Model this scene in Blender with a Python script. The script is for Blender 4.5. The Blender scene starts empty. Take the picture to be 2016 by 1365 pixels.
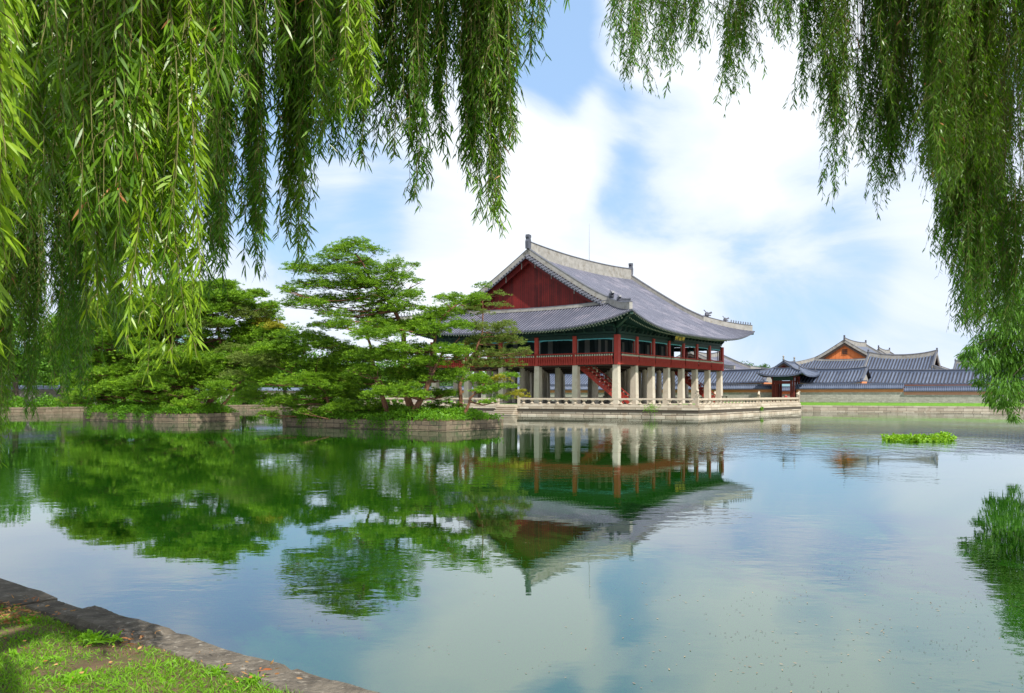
import bpy, math, random
import numpy as np
from mathutils import Vector
R_ = random.Random(7)
NR = np.random.default_rng(11)
scn = bpy.context.scene
COL = scn.collection
# ------------------------------------------------------------------ camera
F, HY, CZ = 1738.0, 777.6, 2.51           # focal length in photo pixels, horizon row, eye height over the water
cam = bpy.data.cameras.new('camera'); co = bpy.data.objects.new('camera', cam); COL.objects.link(co)
co.location = (0, 0, CZ); co.rotation_euler = (math.radians(90), 0, 0)
cam.sensor_width = 36; cam.lens = F/2016*36; cam.shift_y = (HY-682.5)/2016
cam.clip_start = 0.05; cam.clip_end = 20000
scn.camera = co
# ------------------------------------------------------------------ light
SUN_AZ = Vector((0.48, -0.88, 0)).normalized(); SUN_EL = math.radians(52)
sl = bpy.data.lights.new('sun', 'SUN'); sl.energy = 5.0; sl.angle = math.radians(0.6); sl.color = (1, 0.95, 0.86)
so = bpy.data.objects.new('sun', sl); COL.objects.link(so)
sdir = Vector((SUN_AZ.x*math.cos(SUN_EL), SUN_AZ.y*math.cos(SUN_EL), math.sin(SUN_EL)))
so.rotation_euler = (-sdir).to_track_quat('-Z', 'Y').to_euler(); so.location = sdir*50
scn.view_settings.view_transform = 'Standard'; scn.view_settings.look = 'None'
scn.view_settings.exposure = 0.5; scn.view_settings.gamma = 1
w = bpy.data.worlds.new('World'); scn.world = w; w.use_nodes = True
nt = w.node_tree; nt.nodes.clear(); N = nt.nodes.new; LK = nt.links.new
out = N('ShaderNodeOutputWorld'); bg = N('ShaderNodeBackground'); bg.inputs[1].default_value = 0.085
LK(bg.outputs[0], out.inputs[0])
sky = N('ShaderNodeTexSky'); sky.sky_type = 'NISHITA'; sky.sun_disc = False
sky.sun_elevation = SUN_EL; sky.sun_rotation = math.atan2(SUN_AZ.x, SUN_AZ.y); sky.air_density = 1.0; sky.dust_density = 1.2
tc = N('ShaderNodeTexCoord')
def vm(op, a, b=None):
    n = N('ShaderNodeVectorMath'); n.operation = op
    if isinstance(a, tuple): n.inputs[0].default_value = a
    else: LK(a, n.inputs[0])
    if b is not None:
        if isinstance(b, tuple): n.inputs[1].default_value = b
        else: LK(b, n.inputs[1])
    return n
def ma(op, a, b=0.5, clamp=False):
    n = N('ShaderNodeMath'); n.operation = op; n.use_clamp = clamp
    for i, v in enumerate((a, b)):
        if isinstance(v, (int, float)): n.inputs[i].default_value = v
        else: LK(v, n.inputs[i])
    return n.outputs[0]
def skynoise(scale, detail, zs, off, dist=0.0):
    m = N('ShaderNodeMapping'); m.inputs['Scale'].default_value = (1, 1, zs); m.inputs['Location'].default_value = off
    LK(tc.outputs['Generated'], m.inputs[0])
    n = N('ShaderNodeTexNoise'); n.inputs['Scale'].default_value = scale; n.inputs['Detail'].default_value = detail
    n.inputs['Roughness'].default_value = 0.56; n.inputs['Distortion'].default_value = dist
    LK(m.outputs[0], n.inputs[0]); return n.outputs[0]
n1 = skynoise(3.4, 10, 2.2, (0.4, 0.2, 0.1), 0.6)
n2 = skynoise(1.5, 3, 2.0, (3.4, 1.2, 4.1))
val = ma('ADD', ma('ADD', ma('MULTIPLY', n1, 0.95), ma('MULTIPLY', n2, 0.5)), .105)        # centre about .75
def skyblob(px, py, size, amt):
    global val
    d = Vector(((px-1008)/F, 1, (HY-py)/F)).normalized()
    dt = vm('DOT_PRODUCT', tc.outputs['Generated'], tuple(d)).outputs['Value']
    a = math.cos(size/F)
    n = N('ShaderNodeMapRange'); n.interpolation_type = 'SMOOTHERSTEP'
    n.inputs['From Min'].default_value = a; n.inputs['From Max'].default_value = 1; n.inputs['To Min'].default_value = 0; n.inputs['To Max'].default_value = amt
    LK(dt, n.inputs[0]); val = ma('ADD', val, n.outputs[0])
for bb in [(1130, 110, 170, -.40), (1060, 190, 120, -.2), (1310, 320, 200, -.50), (1560, 510, 230, -.20), (1570, 290, 110, -.30), (620, 380, 260, -.28), (820, 420, 160, -.12), (1750, 620, 420, -.08),
           (1090, 270, 170, .30), (1440, 160, 330, .32), (1000, 350, 190, .14), (1450, 410, 330, .14), (1250, 60, 120, .2), (300, 500, 300, -.1), (1330, 620, 300, -.03), (800, 560, 260, .02)]:
    skyblob(*bb)
cr = N('ShaderNodeValToRGB'); cr.color_ramp.elements[0].position = .52; cr.color_ramp.elements[1].position = .76
cr.color_ramp.interpolation = 'EASE'
cr.color_ramp.elements[0].color = (0, 0, 0, 1); cr.color_ramp.elements[1].color = (1, 1, 1, 1)
LK(val, cr.inputs[0])
cc = N('ShaderNodeMix'); cc.data_type = 'RGBA'; cc.inputs['A'].default_value = (6.2, 7.3, 9.2, 1); cc.inputs['B'].default_value = (8.8, 9.3, 9.9, 1)
LK(ma('SUBTRACT', ma('MULTIPLY', val, 3.4), 2.2, True), cc.inputs['Factor'])
mxs = N('ShaderNodeMix'); mxs.data_type = 'RGBA'
LK(ma('ADD', ma('MULTIPLY', cr.outputs[0], .74), .26, True), mxs.inputs['Factor'])
skt = N('ShaderNodeMix'); skt.data_type = 'RGBA'; skt.blend_type = 'MULTIPLY'; skt.inputs['Factor'].default_value = 1; skt.inputs['B'].default_value = (1.3, 1.5, 1.6, 1)
ska = N('ShaderNodeMix'); ska.data_type = 'RGBA'; ska.inputs['Factor'].default_value = .6; ska.inputs['B'].default_value = (2.7, 5.2, 8.9, 1); LK(skt.outputs['Result'], ska.inputs['A'])
LK(sky.outputs[0], skt.inputs['A']); LK(ska.outputs['Result'], mxs.inputs['A']); LK(cc.outputs['Result'], mxs.inputs['B'])
LK(mxs.outputs['Result'], bg.inputs[0])
# ------------------------------------------------------------------ helpers
TH = 0.591
RV = np.array([math.sin(TH), math.cos(TH)]); LV = np.array([-math.cos(TH), math.sin(TH)])
ROT = math.atan2(RV[1], RV[0])             # the palace grid: local x runs along RV, local y along LV
def W(u, v, z=0.0): p = RV*u+LV*v; return (p[0], p[1], z)
def UV(x, y): return (x*RV[0]+y*RV[1], x*LV[0]+y*LV[1])
def at(px, py, d): return ((px-1008)/F*d, d, CZ+(HY-py)/F*d)
def tag(o, label=None, cat=None, group=None, kind=None):
    if label: o['label'] = label
    if cat: o['category'] = cat
    if group: o['group'] = group
    if kind: o['kind'] = kind
    return o
def empty(name, loc=(0, 0, 0), rz=0.0):
    o = bpy.data.objects.new(name, None); COL.objects.link(o); o.location = loc; o.rotation_euler = (0, 0, rz); o.empty_display_size = .2
    return o
def mat(name, c1, c2, rough=.8, nscale=3.0, bump=0.0, bscale=None, rw=.5, trans=0.0, tcol=None, spec=.3, detail=5, stain=None, metal=0):
    m = bpy.data.materials.new(name); m.use_nodes = True; t = m.node_tree; t.nodes.clear()
    n = t.nodes.new; l = t.links.new
    o = n('ShaderNodeOutputMaterial'); b = n('ShaderNodeBsdfPrincipled')
    b.inputs['Roughness'].default_value = rough; b.inputs['Specular IOR Level'].default_value = spec; b.inputs['Metallic'].default_value = metal
    tcn = n('ShaderNodeTexCoord'); no = n('ShaderNodeTexNoise'); no.inputs['Scale'].default_value = nscale; no.inputs['Detail'].default_value = detail
    l(tcn.outputs['Object'], no.inputs[0])
    at_ = n('ShaderNodeAttribute'); at_.attribute_name = 'rnd'
    mr = n('ShaderNodeMapRange'); mr.inputs['From Min'].default_value = .3; mr.inputs['From Max'].default_value = .7; l(no.outputs[0], mr.inputs[0])
    fx = n('ShaderNodeMix'); fx.data_type = 'FLOAT'; fx.inputs['Factor'].default_value = rw; l(mr.outputs[0], fx.inputs['A']); l(at_.outputs['Fac'], fx.inputs['B'])
    mx = n('ShaderNodeMix'); mx.data_type = 'RGBA'; mx.inputs['A'].default_value = (*c1, 1); mx.inputs['B'].default_value = (*c2, 1)
    l(fx.outputs['Result'], mx.inputs['Factor']); colr = mx.outputs['Result']
    if stain:
        sc, thr, amt, scol = stain
        s = n('ShaderNodeTexNoise'); s.inputs['Scale'].default_value = sc; s.inputs['Detail'].default_value = 7; s.inputs['Roughness'].default_value = .65; l(tcn.outputs['Object'], s.inputs[0])
        sr = n('ShaderNodeMapRange'); sr.inputs['From Min'].default_value = thr; sr.inputs['From Max'].default_value = thr+.12; sr.inputs['To Max'].default_value = amt; l(s.outputs[0], sr.inputs[0])
        m2 = n('ShaderNodeMix'); m2.data_type = 'RGBA'; l(sr.outputs[0], m2.inputs['Factor']); l(colr, m2.inputs['A']); m2.inputs['B'].default_value = (*scol, 1); colr = m2.outputs['Result']
    l(colr, b.inputs['Base Color'])
    if bump:
        bn = n('ShaderNodeTexNoise'); bn.inputs['Scale'].default_value = bscale or nscale*4; bn.inputs['Detail'].default_value = 6; l(tcn.outputs['Object'], bn.inputs[0])
        bp = n('ShaderNodeBump'); bp.inputs['Strength'].default_value = 1; bp.inputs['Distance'].default_value = bump; l(bn.outputs[0], bp.inputs['Height']); l(bp.outputs[0], b.inputs['Normal'])
    if trans:
        tr = n('ShaderNodeBsdfTranslucent'); ms = n('ShaderNodeMixShader'); ms.inputs[0].default_value = trans
        g = n('ShaderNodeMix'); g.data_type = 'RGBA'; g.blend_type = 'MULTIPLY'; g.inputs['Factor'].default_value = 1; l(colr, g.inputs['A']); g.inputs['B'].default_value = (*(tcol or (1.6, 1.5, .6)), 1)
        l(g.outputs['Result'], tr.inputs[0]); l(b.outputs[0], ms.inputs[1]); l(tr.outputs[0], ms.inputs[2]); l(ms.outputs[0], o.inputs[0])
    else: l(b.outputs[0], o.inputs[0])
    return m
class MB:
    """collects faces and builds one mesh object"""
    def __init__(s): s.v = []; s.f = []; s.mi = []; s.rn = []
    def add(s, vs, fs, mi=0, rn=None):
        k = len(s.v); s.v += [tuple(p) for p in vs]; r = R_.random() if rn is None else rn
        for f in fs: s.f.append(tuple(i+k for i in f)); s.mi.append(mi); s.rn.append(r)
    def box(s, x0, x1, y0, y1, z0, z1, mi=0, rn=None, tx=0, ty=0):
        s.add([(x0, y0, z0), (x1, y0, z0), (x1, y1, z0), (x0, y1, z0), (x0+tx, y0+ty, z1), (x1-tx, y0+ty, z1), (x1-tx, y1-ty, z1), (x0+tx, y1-ty, z1)],
              [(0, 3, 2, 1), (4, 5, 6, 7), (0, 1, 5, 4), (1, 2, 6, 5), (2, 3, 7, 6), (3, 0, 4, 7)], mi, rn)
    def bar(s, p0, p1, w, h, mi=0, rn=None, up=(0, 0, 1)):
        p0 = Vector(p0); p1 = Vector(p1); d = (p1-p0).normalized(); u = Vector(up); sd = d.cross(u)
        if sd.length < 1e-4: sd = d.cross(Vector((1, 0, 0)))
        sd.normalize(); u = sd.cross(d).normalized(); a = sd*w/2; b = u*h/2
        s.add([p0-a-b, p0+a-b, p0+a+b, p0-a+b, p1-a-b, p1+a-b, p1+a+b, p1-a+b], [(0, 1, 2, 3), (7, 6, 5, 4), (0, 4, 5, 1), (1, 5, 6, 2), (2, 6, 7, 3), (3, 7, 4, 0)], mi, rn)
    def tube(s, pts, rad, n=7, mi=0, rn=None, cap=True):
        pts = [Vector(p) for p in pts]; vs = []; m = len(pts)
        if not hasattr(rad, '__len__'): rad = [rad]*m
        prev = None
        for i, p in enumerate(pts):
            d = (pts[min(i+1, m-1)]-pts[max(i-1, 0)])
            d = d.normalized() if d.length > 1e-9 else Vector((0, 0, 1))
            if prev is None: a = d.orthogonal().normalized()
            else:
                a = prev-d*prev.dot(d); a = a.normalized() if a.length > 1e-6 else d.orthogonal().normalized()
            prev = a; b = d.cross(a)
            for k in range(n):
                t = 2*math.pi*k/n; vs.append(p+(a*math.cos(t)+b*math.sin(t))*rad[i])
        fs = [(i*n+k, i*n+(k+1) % n, (i+1)*n+(k+1) % n, (i+1)*n+k) for i in range(m-1) for k in range(n)]
        if cap: fs += [tuple(range(n-1, -1, -1)), tuple((m-1)*n+k for k in range(n))]
        s.add(vs, fs, mi, rn)
    def lathe(s, prof, c=(0, 0, 0), n=10, mi=0, rn=None):
        vs = [(c[0]+r*math.cos(2*math.pi*k/n), c[1]+r*math.sin(2*math.pi*k/n), c[2]+z) for r, z in prof for k in range(n)]; m = len(prof)
        fs = [(i*n+k, i*n+(k+1) % n, (i+1)*n+(k+1) % n, (i+1)*n+k) for i in range(m-1) for k in range(n)]
        fs += [tuple(range(n-1, -1, -1)), tuple((m-1)*n+k for k in range(n))]
        s.add(vs, fs, mi, rn)
    def grid(s, P, mi=0, rn=None, flip=False):
        a = len(P); b = len(P[0]); vs = [p for r in P for p in r]
        fs = [(i*b+j, i*b+j+1, (i+1)*b+j+1, (i+1)*b+j) for i in range(a-1) for j in range(b-1)]
        if flip: fs = [f[::-1] for f in fs]
        s.add(vs, fs, mi, rn)
    def strip(s, pts, w, h, side, mi=0, mcap=None, capw=.06, caph=.12):
        """wall-like ridge of height h and width w standing on the path pts; side = unit vector across it"""
        sd = Vector(side).normalized()*w/2; n = len(pts); hs = h if hasattr(h, '__len__') else [h]*n
        A = [Vector(p)-sd for p in pts]; B = [Vector(p)+sd for p in pts]
        s.grid([A, [a+Vector((0, 0, hs[i])) for i, a in enumerate(A)], [b+Vector((0, 0, hs[i])) for i, b in enumerate(B)], B], mi, .5)
        for k in (0, n-1): s.add([A[k], B[k], B[k]+Vector((0, 0, hs[k])), A[k]+Vector((0, 0, hs[k]))], [(0, 1, 2, 3)], mi, .5)
        if mcap is not None:
            e = sd.normalized()*(w/2+capw)
            T = [Vector(p)+Vector((0, 0, hs[i])) for i, p in enumerate(pts)]
            s.grid([[t-e for t in T], [t-e*.6+Vector((0, 0, caph)) for t in T], [t+e*.6+Vector((0, 0, caph)) for t in T], [t+e for t in T], [t-e for t in T]], mcap, .5)
            for k in (0, n-1): s.add([T[k]-e, T[k]+e, T[k]+e*.6+Vector((0, 0, caph)), T[k]-e*.6+Vector((0, 0, caph))], [(0, 1, 2, 3)], mcap, .5)
    def build(s, name, mats, parent=None, loc=None, rz=None, smooth=False):
        me = bpy.data.meshes.new(name); me.from_pydata([tuple(p) for p in s.v], [], s.f)
        if not isinstance(mats, (list, tuple)): mats = [mats]
        for m in mats: me.materials.append(m)
        me.polygons.foreach_set('material_index', s.mi)
        a = me.attributes.new('rnd', 'FLOAT', 'FACE'); a.data.foreach_set('value', s.rn)
        if smooth: me.polygons.foreach_set('use_smooth', [True]*len(me.polygons))
        me.update(); o = bpy.data.objects.new(name, me); COL.objects.link(o)
        if parent: o.parent = parent
        if loc is not None: o.location = loc
        if rz is not None: o.rotation_euler = (0, 0, rz)
        return o
def npmesh(name, V, faces_list, mats, rnd, mi=None, parent=None, smooth=False):
    """V (n,3); faces_list = list of int arrays (m,k); rnd per face"""
    me = bpy.data.meshes.new(name); loops = np.concatenate([f.ravel() for f in faces_list]); sizes = np.concatenate([np.full(len(f), f.shape[1]) for f in faces_list])
    me.vertices.add(len(V)); me.vertices.foreach_set('co', np.asarray(V, dtype=np.float32).ravel())
    me.loops.add(len(loops)); me.loops.foreach_set('vertex_index', loops.astype(np.int32))
    me.polygons.add(len(sizes)); st = np.zeros(len(sizes), dtype=np.int32); st[1:] = np.cumsum(sizes)[:-1]
    me.polygons.foreach_set('loop_start', st)
    for m in (mats if isinstance(mats, (list, tuple)) else [mats]): me.materials.append(m)
    if mi is not None: me.polygons.foreach_set('material_index', mi.astype(np.int32))
    me.update(calc_edges=True); a = me.attributes.new('rnd', 'FLOAT', 'FACE'); a.data.foreach_set('value', np.asarray(rnd, dtype=np.float32))
    if smooth: me.polygons.foreach_set('use_smooth', [True]*len(sizes))
    o = bpy.data.objects.new(name, me); COL.objects.link(o)
    if parent: o.parent = parent
    return o
def unit(a): return a/np.maximum(np.linalg.norm(a, axis=1, keepdims=True), 1e-9)
def leaves_mesh(name, P, D, L, Wd, mats, rnd, parent=None, droop=0.0, fold=.15, full=False, mi=None):
    """P base points, D unit directions, L lengths, Wd widths"""
    n = len(P); S = unit(np.cross(D, unit(NR.normal(size=(n, 3))))); Nn = np.cross(S, D)
    L = L[:, None]; Wd = Wd[:, None]; dz = np.array([0, 0, -1.0])
    if full:
        q = P+D*L*.3+dz*L*droop*.1; r = P+D*L*.65+dz*L*droop*.42; t = P+D*L+dz*L*droop
        V = np.stack([P, q+S*Wd*.45+Nn*Wd*fold, q-S*Wd*.45+Nn*Wd*fold, r+S*Wd*.4+Nn*Wd*fold, r-S*Wd*.4+Nn*Wd*fold, t], 1).reshape(-1, 3)
        k = np.arange(n)[:, None]*6
        fl = [np.concatenate([k+np.array([[0, 1, 2]]), k+np.array([[3, 5, 4]])]), k+np.array([[1, 3, 4, 2]])]
        rn = np.concatenate([rnd, rnd, rnd]); m3 = None if mi is None else np.concatenate([mi]*3)
    else:
        V = np.stack([P, P+D*L*.45+S*Wd*.5+Nn*Wd*fold, P+D*L+dz*L*droop, P+D*L*.45-S*Wd*.5+Nn*Wd*fold], 1).reshape(-1, 3)
        k = np.arange(n)[:, None]*4; fl = [k+np.array([[0, 1, 2, 3]])]; rn = rnd; m3 = mi
    return npmesh(name, V, fl, mats, rn, m3, parent)
# ------------------------------------------------------------------ materials
M = {}
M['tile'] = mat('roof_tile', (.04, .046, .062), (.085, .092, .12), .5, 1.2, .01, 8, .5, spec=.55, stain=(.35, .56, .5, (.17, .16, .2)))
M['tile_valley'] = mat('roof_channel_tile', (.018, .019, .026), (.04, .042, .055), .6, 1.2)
M['tile_pale'] = mat('weathered_roof_tile', (.072, .078, .115), (.145, .150, .20), .45, .8, .01, 8, .5, spec=.5, stain=(.3, .52, .5, (.27, .25, .3)))
M['tile_blue'] = mat('blue_grey_roof_tile', (.052, .070, .118), (.11, .138, .205), .45, .8, .01, 8, .5, spec=.55)
M['plaster'] = mat('ridge_plaster', (.21, .205, .19), (.36, .35, .33), .85, 1.5, .01, 6, .3, stain=(1.4, .53, .65, (.18, .16, .13)))
M['redwood'] = mat('red_painted_boards', (.06, .005, .006), (.20, .014, .013), .6, 1.0, .004, 12, .7, stain=(.3, .52, .6, (.25, .022, .016)))
M['redpost'] = mat('red_painted_post', (.30, .03, .022), (.40, .05, .035), .55, 2, 0, None, .5, stain=(2, .62, .5, (.13, .02, .02)))
M['gate_red'] = mat('dark_red_gate_paint', (.10, .015, .012), (.15, .025, .018), .6, 3)
M['redrail'] = mat('red_painted_railing', (.26, .024, .018), (.38, .05, .035), .55, 2, 0, None, .5, stain=(1.5, .6, .5, (.1, .02, .02)))
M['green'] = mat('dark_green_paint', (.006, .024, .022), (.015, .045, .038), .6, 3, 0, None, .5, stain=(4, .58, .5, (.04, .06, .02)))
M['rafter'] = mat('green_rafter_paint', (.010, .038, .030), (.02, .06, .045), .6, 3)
M['rafter_end'] = mat('pale_rafter_end_paint', (.30, .38, .30), (.45, .46, .34), .6, 3)
M['cyan'] = mat('turquoise_trim_paint', (.06, .30, .36), (.12, .42, .48), .6, 3)
M['teal_dark'] = mat('dark_teal_paint_and_shade', (.010, .028, .034), (.018, .04, .045), .6, 2)
M['greypanel'] = mat('grey_screen_panel', (.16, .18, .18), (.22, .24, .23), .7, 2)
M['darkwood'] = mat('dark_wood', (.03, .02, .016), (.06, .04, .03), .7, 2)
M['gold'] = mat('gold_paint', (.75, .55, .08), (.8, .6, .12), .4, 2)
M['black'] = mat('black_board', (.01, .01, .012), (.02, .02, .02), .5, 2)
M['granite'] = mat('granite_column', (.40, .36, .29), (.52, .47, .39), .85, 1.3, .008, 14, .35, stain=(.9, .56, .45, (.30, .21, .13)))
M['stone'] = mat('pale_granite_blocks', (.27, .22, .16), (.54, .475, .38), .85, 2.2, .015, 12, .7, stain=(1.1, .55, .6, (.24, .16, .10)))
M['stone_old'] = mat('mossy_granite_blocks', (.11, .085, .055), (.21, .165, .115), .9, 1.5, .02, 9, .35, stain=(1.3, .52, .75, (.05, .075, .03)))
M['joint'] = mat('dark_joint', (.05, .04, .03), (.08, .065, .05), .95, 3)
M['pave'] = mat('terrace_paving', (.26, .23, .18), (.34, .30, .24), .9, 2)
M['brick_grey'] = mat('grey_wall_brick', (.29, .268, .24), (.47, .44, .40), .9, 6, .005, 20, .7)
M['orange'] = mat('orange_wall_brick', (.50, .19, .085), (.62, .27, .13), .85, 3, 0, None, .5)
M['pink'] = mat('faded_pink_wall_brick', (.48, .22, .16), (.56, .28, .22), .85, 3, 0, None, .5)
M['orange_gable'] = mat('orange_gable_brick', (.56, .15, .04), (.66, .21, .07), .85, 3)
M['bark'] = mat('pine_bark', (.10, .05, .03), (.22, .10, .055), .9, 3, .03, 9, .3, stain=(.8, .5, .7, (.05, .035, .028)))
M['bark_dark'] = mat('willow_bark', (.05, .04, .028), (.09, .07, .05), .9, 4, .02, 14, .4)
M['twig'] = mat('yellow_green_twig', (.09, .10, .025), (.17, .15, .05), .7, 6)
M['needle'] = mat('pine_needles', (.045, .135, .007), (.25, .43, .018), .55, .7, 0, None, .7, trans=.24, tcol=(1.3, 1.4, .35))
M['needle_y'] = mat('pale_pine_needles', (.09, .15, .025), (.20, .27, .05), .6, .8, 0, None, .6, trans=.3, tcol=(1.4, 1.3, .5))
M['needle_gold'] = mat('golden_pine_needles', (.22, .25, .02), (.38, .34, .03), .6, .8, 0, None, .6, trans=.3, tcol=(1.3, 1.2, .5))
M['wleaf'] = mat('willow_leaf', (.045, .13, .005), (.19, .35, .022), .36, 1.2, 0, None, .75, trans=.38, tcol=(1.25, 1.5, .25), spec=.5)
M['wleaf_shaded'] = mat('shaded_willow_leaf', (.024, .095, .004), (.13, .29, .012), .45, 1.2, 0, None, .75, trans=.36, tcol=(1.3, 1.6, .25), spec=.4)  # darker copy of the willow leaf, shade of the crown put into its colour
M['wleaf_sunlit'] = mat('sunlit_willow_leaf', (.13, .27, .008), (.30, .45, .02), .4, 1.2, 0, None, .7, trans=.40, tcol=(1.3, 1.4, .25), spec=.5)  # brighter, yellower copy of the willow leaf, sunlight put into its colour
M['dryleaf'] = mat('dry_leaf', (.30, .09, .03), (.50, .30, .13), .8, 3, 0, None, .9, trans=.1)
M['broad'] = mat('broadleaf_foliage', (.03, .11, .008), (.12, .27, .018), .55, .5, 0, None, .6, trans=.3, tcol=(1.5, 1.4, .5))
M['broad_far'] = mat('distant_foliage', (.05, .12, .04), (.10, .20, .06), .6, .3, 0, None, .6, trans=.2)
M['shrub'] = mat('island_shrub_leaves', (.05, .17, .008), (.17, .36, .015), .5, .8, 0, None, .7, trans=.35, tcol=(1.5, 1.4, .4))
M['grass'] = mat('grass_blades', (.08, .22, .008), (.22, .46, .02), .5, 1.5, 0, None, .75, trans=.35, tcol=(1.5, 1.4, .4))
M['lotus'] = mat('floating_plant_leaves', (.12, .30, .01), (.26, .45, .02), .45, 1.5, 0, None, .8, trans=.3, tcol=(1.4, 1.3, .4))
M['litter'] = mat('faded_floating_leaf', (.16, .11, .06), (.36, .27, .16), .7, 3, 0, None, .9)
M['soil'] = mat('leaf_litter_soil', (.07, .045, .025), (.15, .10, .055), .95, 5, .03, 18, 0, stain=(2.2, .5, .6, (.06, .11, .015)))
M['lawn'] = mat('lawn', (.07, .17, .015), (.12, .27, .02), .9, 2, .02, 18, 0)
M['dirt'] = mat('palace_ground', (.30, .25, .19), (.38, .32, .24), .95, .6, .01, 6, 0)
M['kerb'] = mat('weathered_kerb_stone', (.05, .042, .034), (.17, .148, .12), .92, 7, .035, 22, .2, detail=12, stain=(16, .56, .8, (.30, .27, .23)))
M['hill'] = mat('haze_tinted_hill', (.10, .19, .22), (.13, .22, .25), 1, .02, 0, None, 0)  # blue-green base colour stands in for the haze of distance
M['skin'] = mat('skin', (.45, .28, .2), (.5, .32, .24), .6, 5)
M['cloth_red'] = mat('red_cloth', (.4, .04, .05), (.45, .06, .06), .8, 5)
M['cloth_dark'] = mat('dark_cloth', (.03, .03, .05), (.04, .04, .06), .8, 5)
M['hair'] = mat('black_hair', (.01, .01, .01), (.02, .015, .01), .6, 5)
M['steel'] = mat('grey_metal', (.4, .42, .44), (.5, .5, .5), .4, 5, metal=.6)
# ------------------------------------------------------------------ ground, pond
U0, U1, V0, V1 = 3.9, 138.0, -1.0, 116.0       # the pond basin in palace-grid coordinates
# the near bank follows the photographed edge line through these two points
EA = np.array([-4.45, 7.59]); EB = np.array([-0.73, 4.69]); ED = (EA-EB)/np.linalg.norm(EA-EB)
def edge(t): return EB+ED*t                       # t metres towards the far left
EN = np.array([-ED[1], ED[0]])                    # points away from the water (to the camera)
if EN @ (np.array([0, 0])-EB) < 0: EN = -EN
GZ = 0.90
def corner(t): p = edge(t); return p
def isect(v):                                     # the near edge meets the line of grid coordinate v
    t = 0.0
    for _ in range(40):
        p = edge(t); t += (v-UV(*p)[1])/(ED@LV)
    return tuple(edge(t))
c_nl = isect(V1); c_nr = isect(V0)
W2 = lambda u, v: W(u, v)[:2]
c_fr = W2(U1, V0); c_fl = W2(U1, V1)
g = MB(); B = 9000.0
inner = [c_nl, c_nr, c_fr, c_fl]
outer = [(-B, -B), (B, -B), (B, B), (-B, B)]
inner = [c_nl, c_nr, c_fr, c_fl]
g.add([(*p, GZ-.03) for p in inner]+[(*p, GZ-.03) for p in outer], [(0, 4, 5, 1), (1, 5, 6, 2), (2, 6, 7, 3), (3, 7, 4, 0)])
tag(g.build('ground', M['dirt']), kind='structure')
# water
wm = bpy.data.materials.new('pond_water'); wm.use_nodes = True; t = wm.node_tree; t.nodes.clear(); n = t.nodes.new; l = t.links.new
o = n('ShaderNodeOutputMaterial'); dif = n('ShaderNodeBsdfDiffuse'); gl = n('ShaderNodeBsdfGlossy'); ms = n('ShaderNodeMixShader')
gl.inputs['Roughness'].default_value = .015; gl.inputs['Color'].default_value = (.88, .92, .95, 1)
tcn = n('ShaderNodeTexCoord')
cn = n('ShaderNodeTexNoise'); cn.inputs['Scale'].default_value = .06; l(tcn.outputs['Object'], cn.inputs[0])
cm = n('ShaderNodeMix'); cm.data_type = 'RGBA'; cm.inputs['A'].default_value = (.005, .042, .002, 1); cm.inputs['B'].default_value = (.010, .056, .004, 1); l(cn.outputs[0], cm.inputs['Factor']); l(cm.outputs['Result'], dif.inputs[0])
fr = n('ShaderNodeFresnel'); fr.inputs[0].default_value = 1.75
def wnoise(scale, stretch, rot, detail, rough=.5):
    mp = n('ShaderNodeMapping'); mp.inputs['Rotation'].default_value = (0, 0, rot); mp.inputs['Scale'].default_value = (1, stretch, 1); l(tcn.outputs['Object'], mp.inputs[0])
    q = n('ShaderNodeTexNoise'); q.inputs['Scale'].default_value = scale; q.inputs['Detail'].default_value = detail; q.inputs['Roughness'].default_value = rough; l(mp.outputs[0], q.inputs[0]); return q.outputs[0]
def wm2(op, a, b):
    q = n('ShaderNodeMath'); q.operation = op
    for i, v in enumerate((a, b)):
        if isinstance(v, (int, float)): q.inputs[i].default_value = v
        else: l(v, q.inputs[i])
    return q.outputs[0]
big = wnoise(.10, 1, 0.3, 2); msk = n('ShaderNodeMapRange'); msk.inputs['From Min'].default_value = .47; msk.inputs['From Max'].default_value = .62; msk.inputs['To Min'].default_value = .12; msk.inputs['To Max'].default_value = 1; l(big, msk.inputs[0])
r1 = wnoise(1.3, 1.5, .1, 3); r2 = wnoise(5.0, 1.3, -.2, 2)
hgt = wm2('MULTIPLY', wm2('ADD', wm2('MULTIPLY', r1, .010), wm2('MULTIPLY', r2, .0014)), msk.outputs[0])
# a wind-ruffled belt in front of the terrace and the far wall
def belt(px, py, rad, amt):
    p = at(px, py, F*CZ/(py-HY)); vm_ = n('ShaderNodeVectorMath'); vm_.operation = 'DISTANCE'; l(tcn.outputs['Object'], vm_.inputs[0]); vm_.inputs[1].default_value = (p[0], p[1], 0)
    q = n('ShaderNodeMapRange'); q.interpolation_type = 'SMOOTHSTEP'; q.inputs['From Min'].default_value = rad; q.inputs['From Max'].default_value = rad*.3; q.inputs['To Min'].default_value = 0; q.inputs['To Max'].default_value = amt; l(vm_.outputs['Value'], q.inputs[0]); return q.outputs[0]
bl = wm2('ADD', belt(1560, 868, 14, 1.0), wm2('ADD', belt(1660, 845, 22, .25), belt(1800, 826, 16, .1)))
r3 = wnoise(.9, .55, .25, 4, .6)
hgt = wm2('ADD', hgt, wm2('MULTIPLY', wm2('MULTIPLY', r3, .085), bl))
bp = n('ShaderNodeBump'); bp.inputs['Strength'].default_value = 1; bp.inputs['Distance'].default_value = 1; l(hgt, bp.inputs['Height'])
l(bp.outputs[0], gl.inputs['Normal'])
fm = wm2('ADD', wm2('MULTIPLY', fr.outputs[0], .90), .13); fc = n('ShaderNodeClamp'); l(fm, fc.inputs[0])
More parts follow.
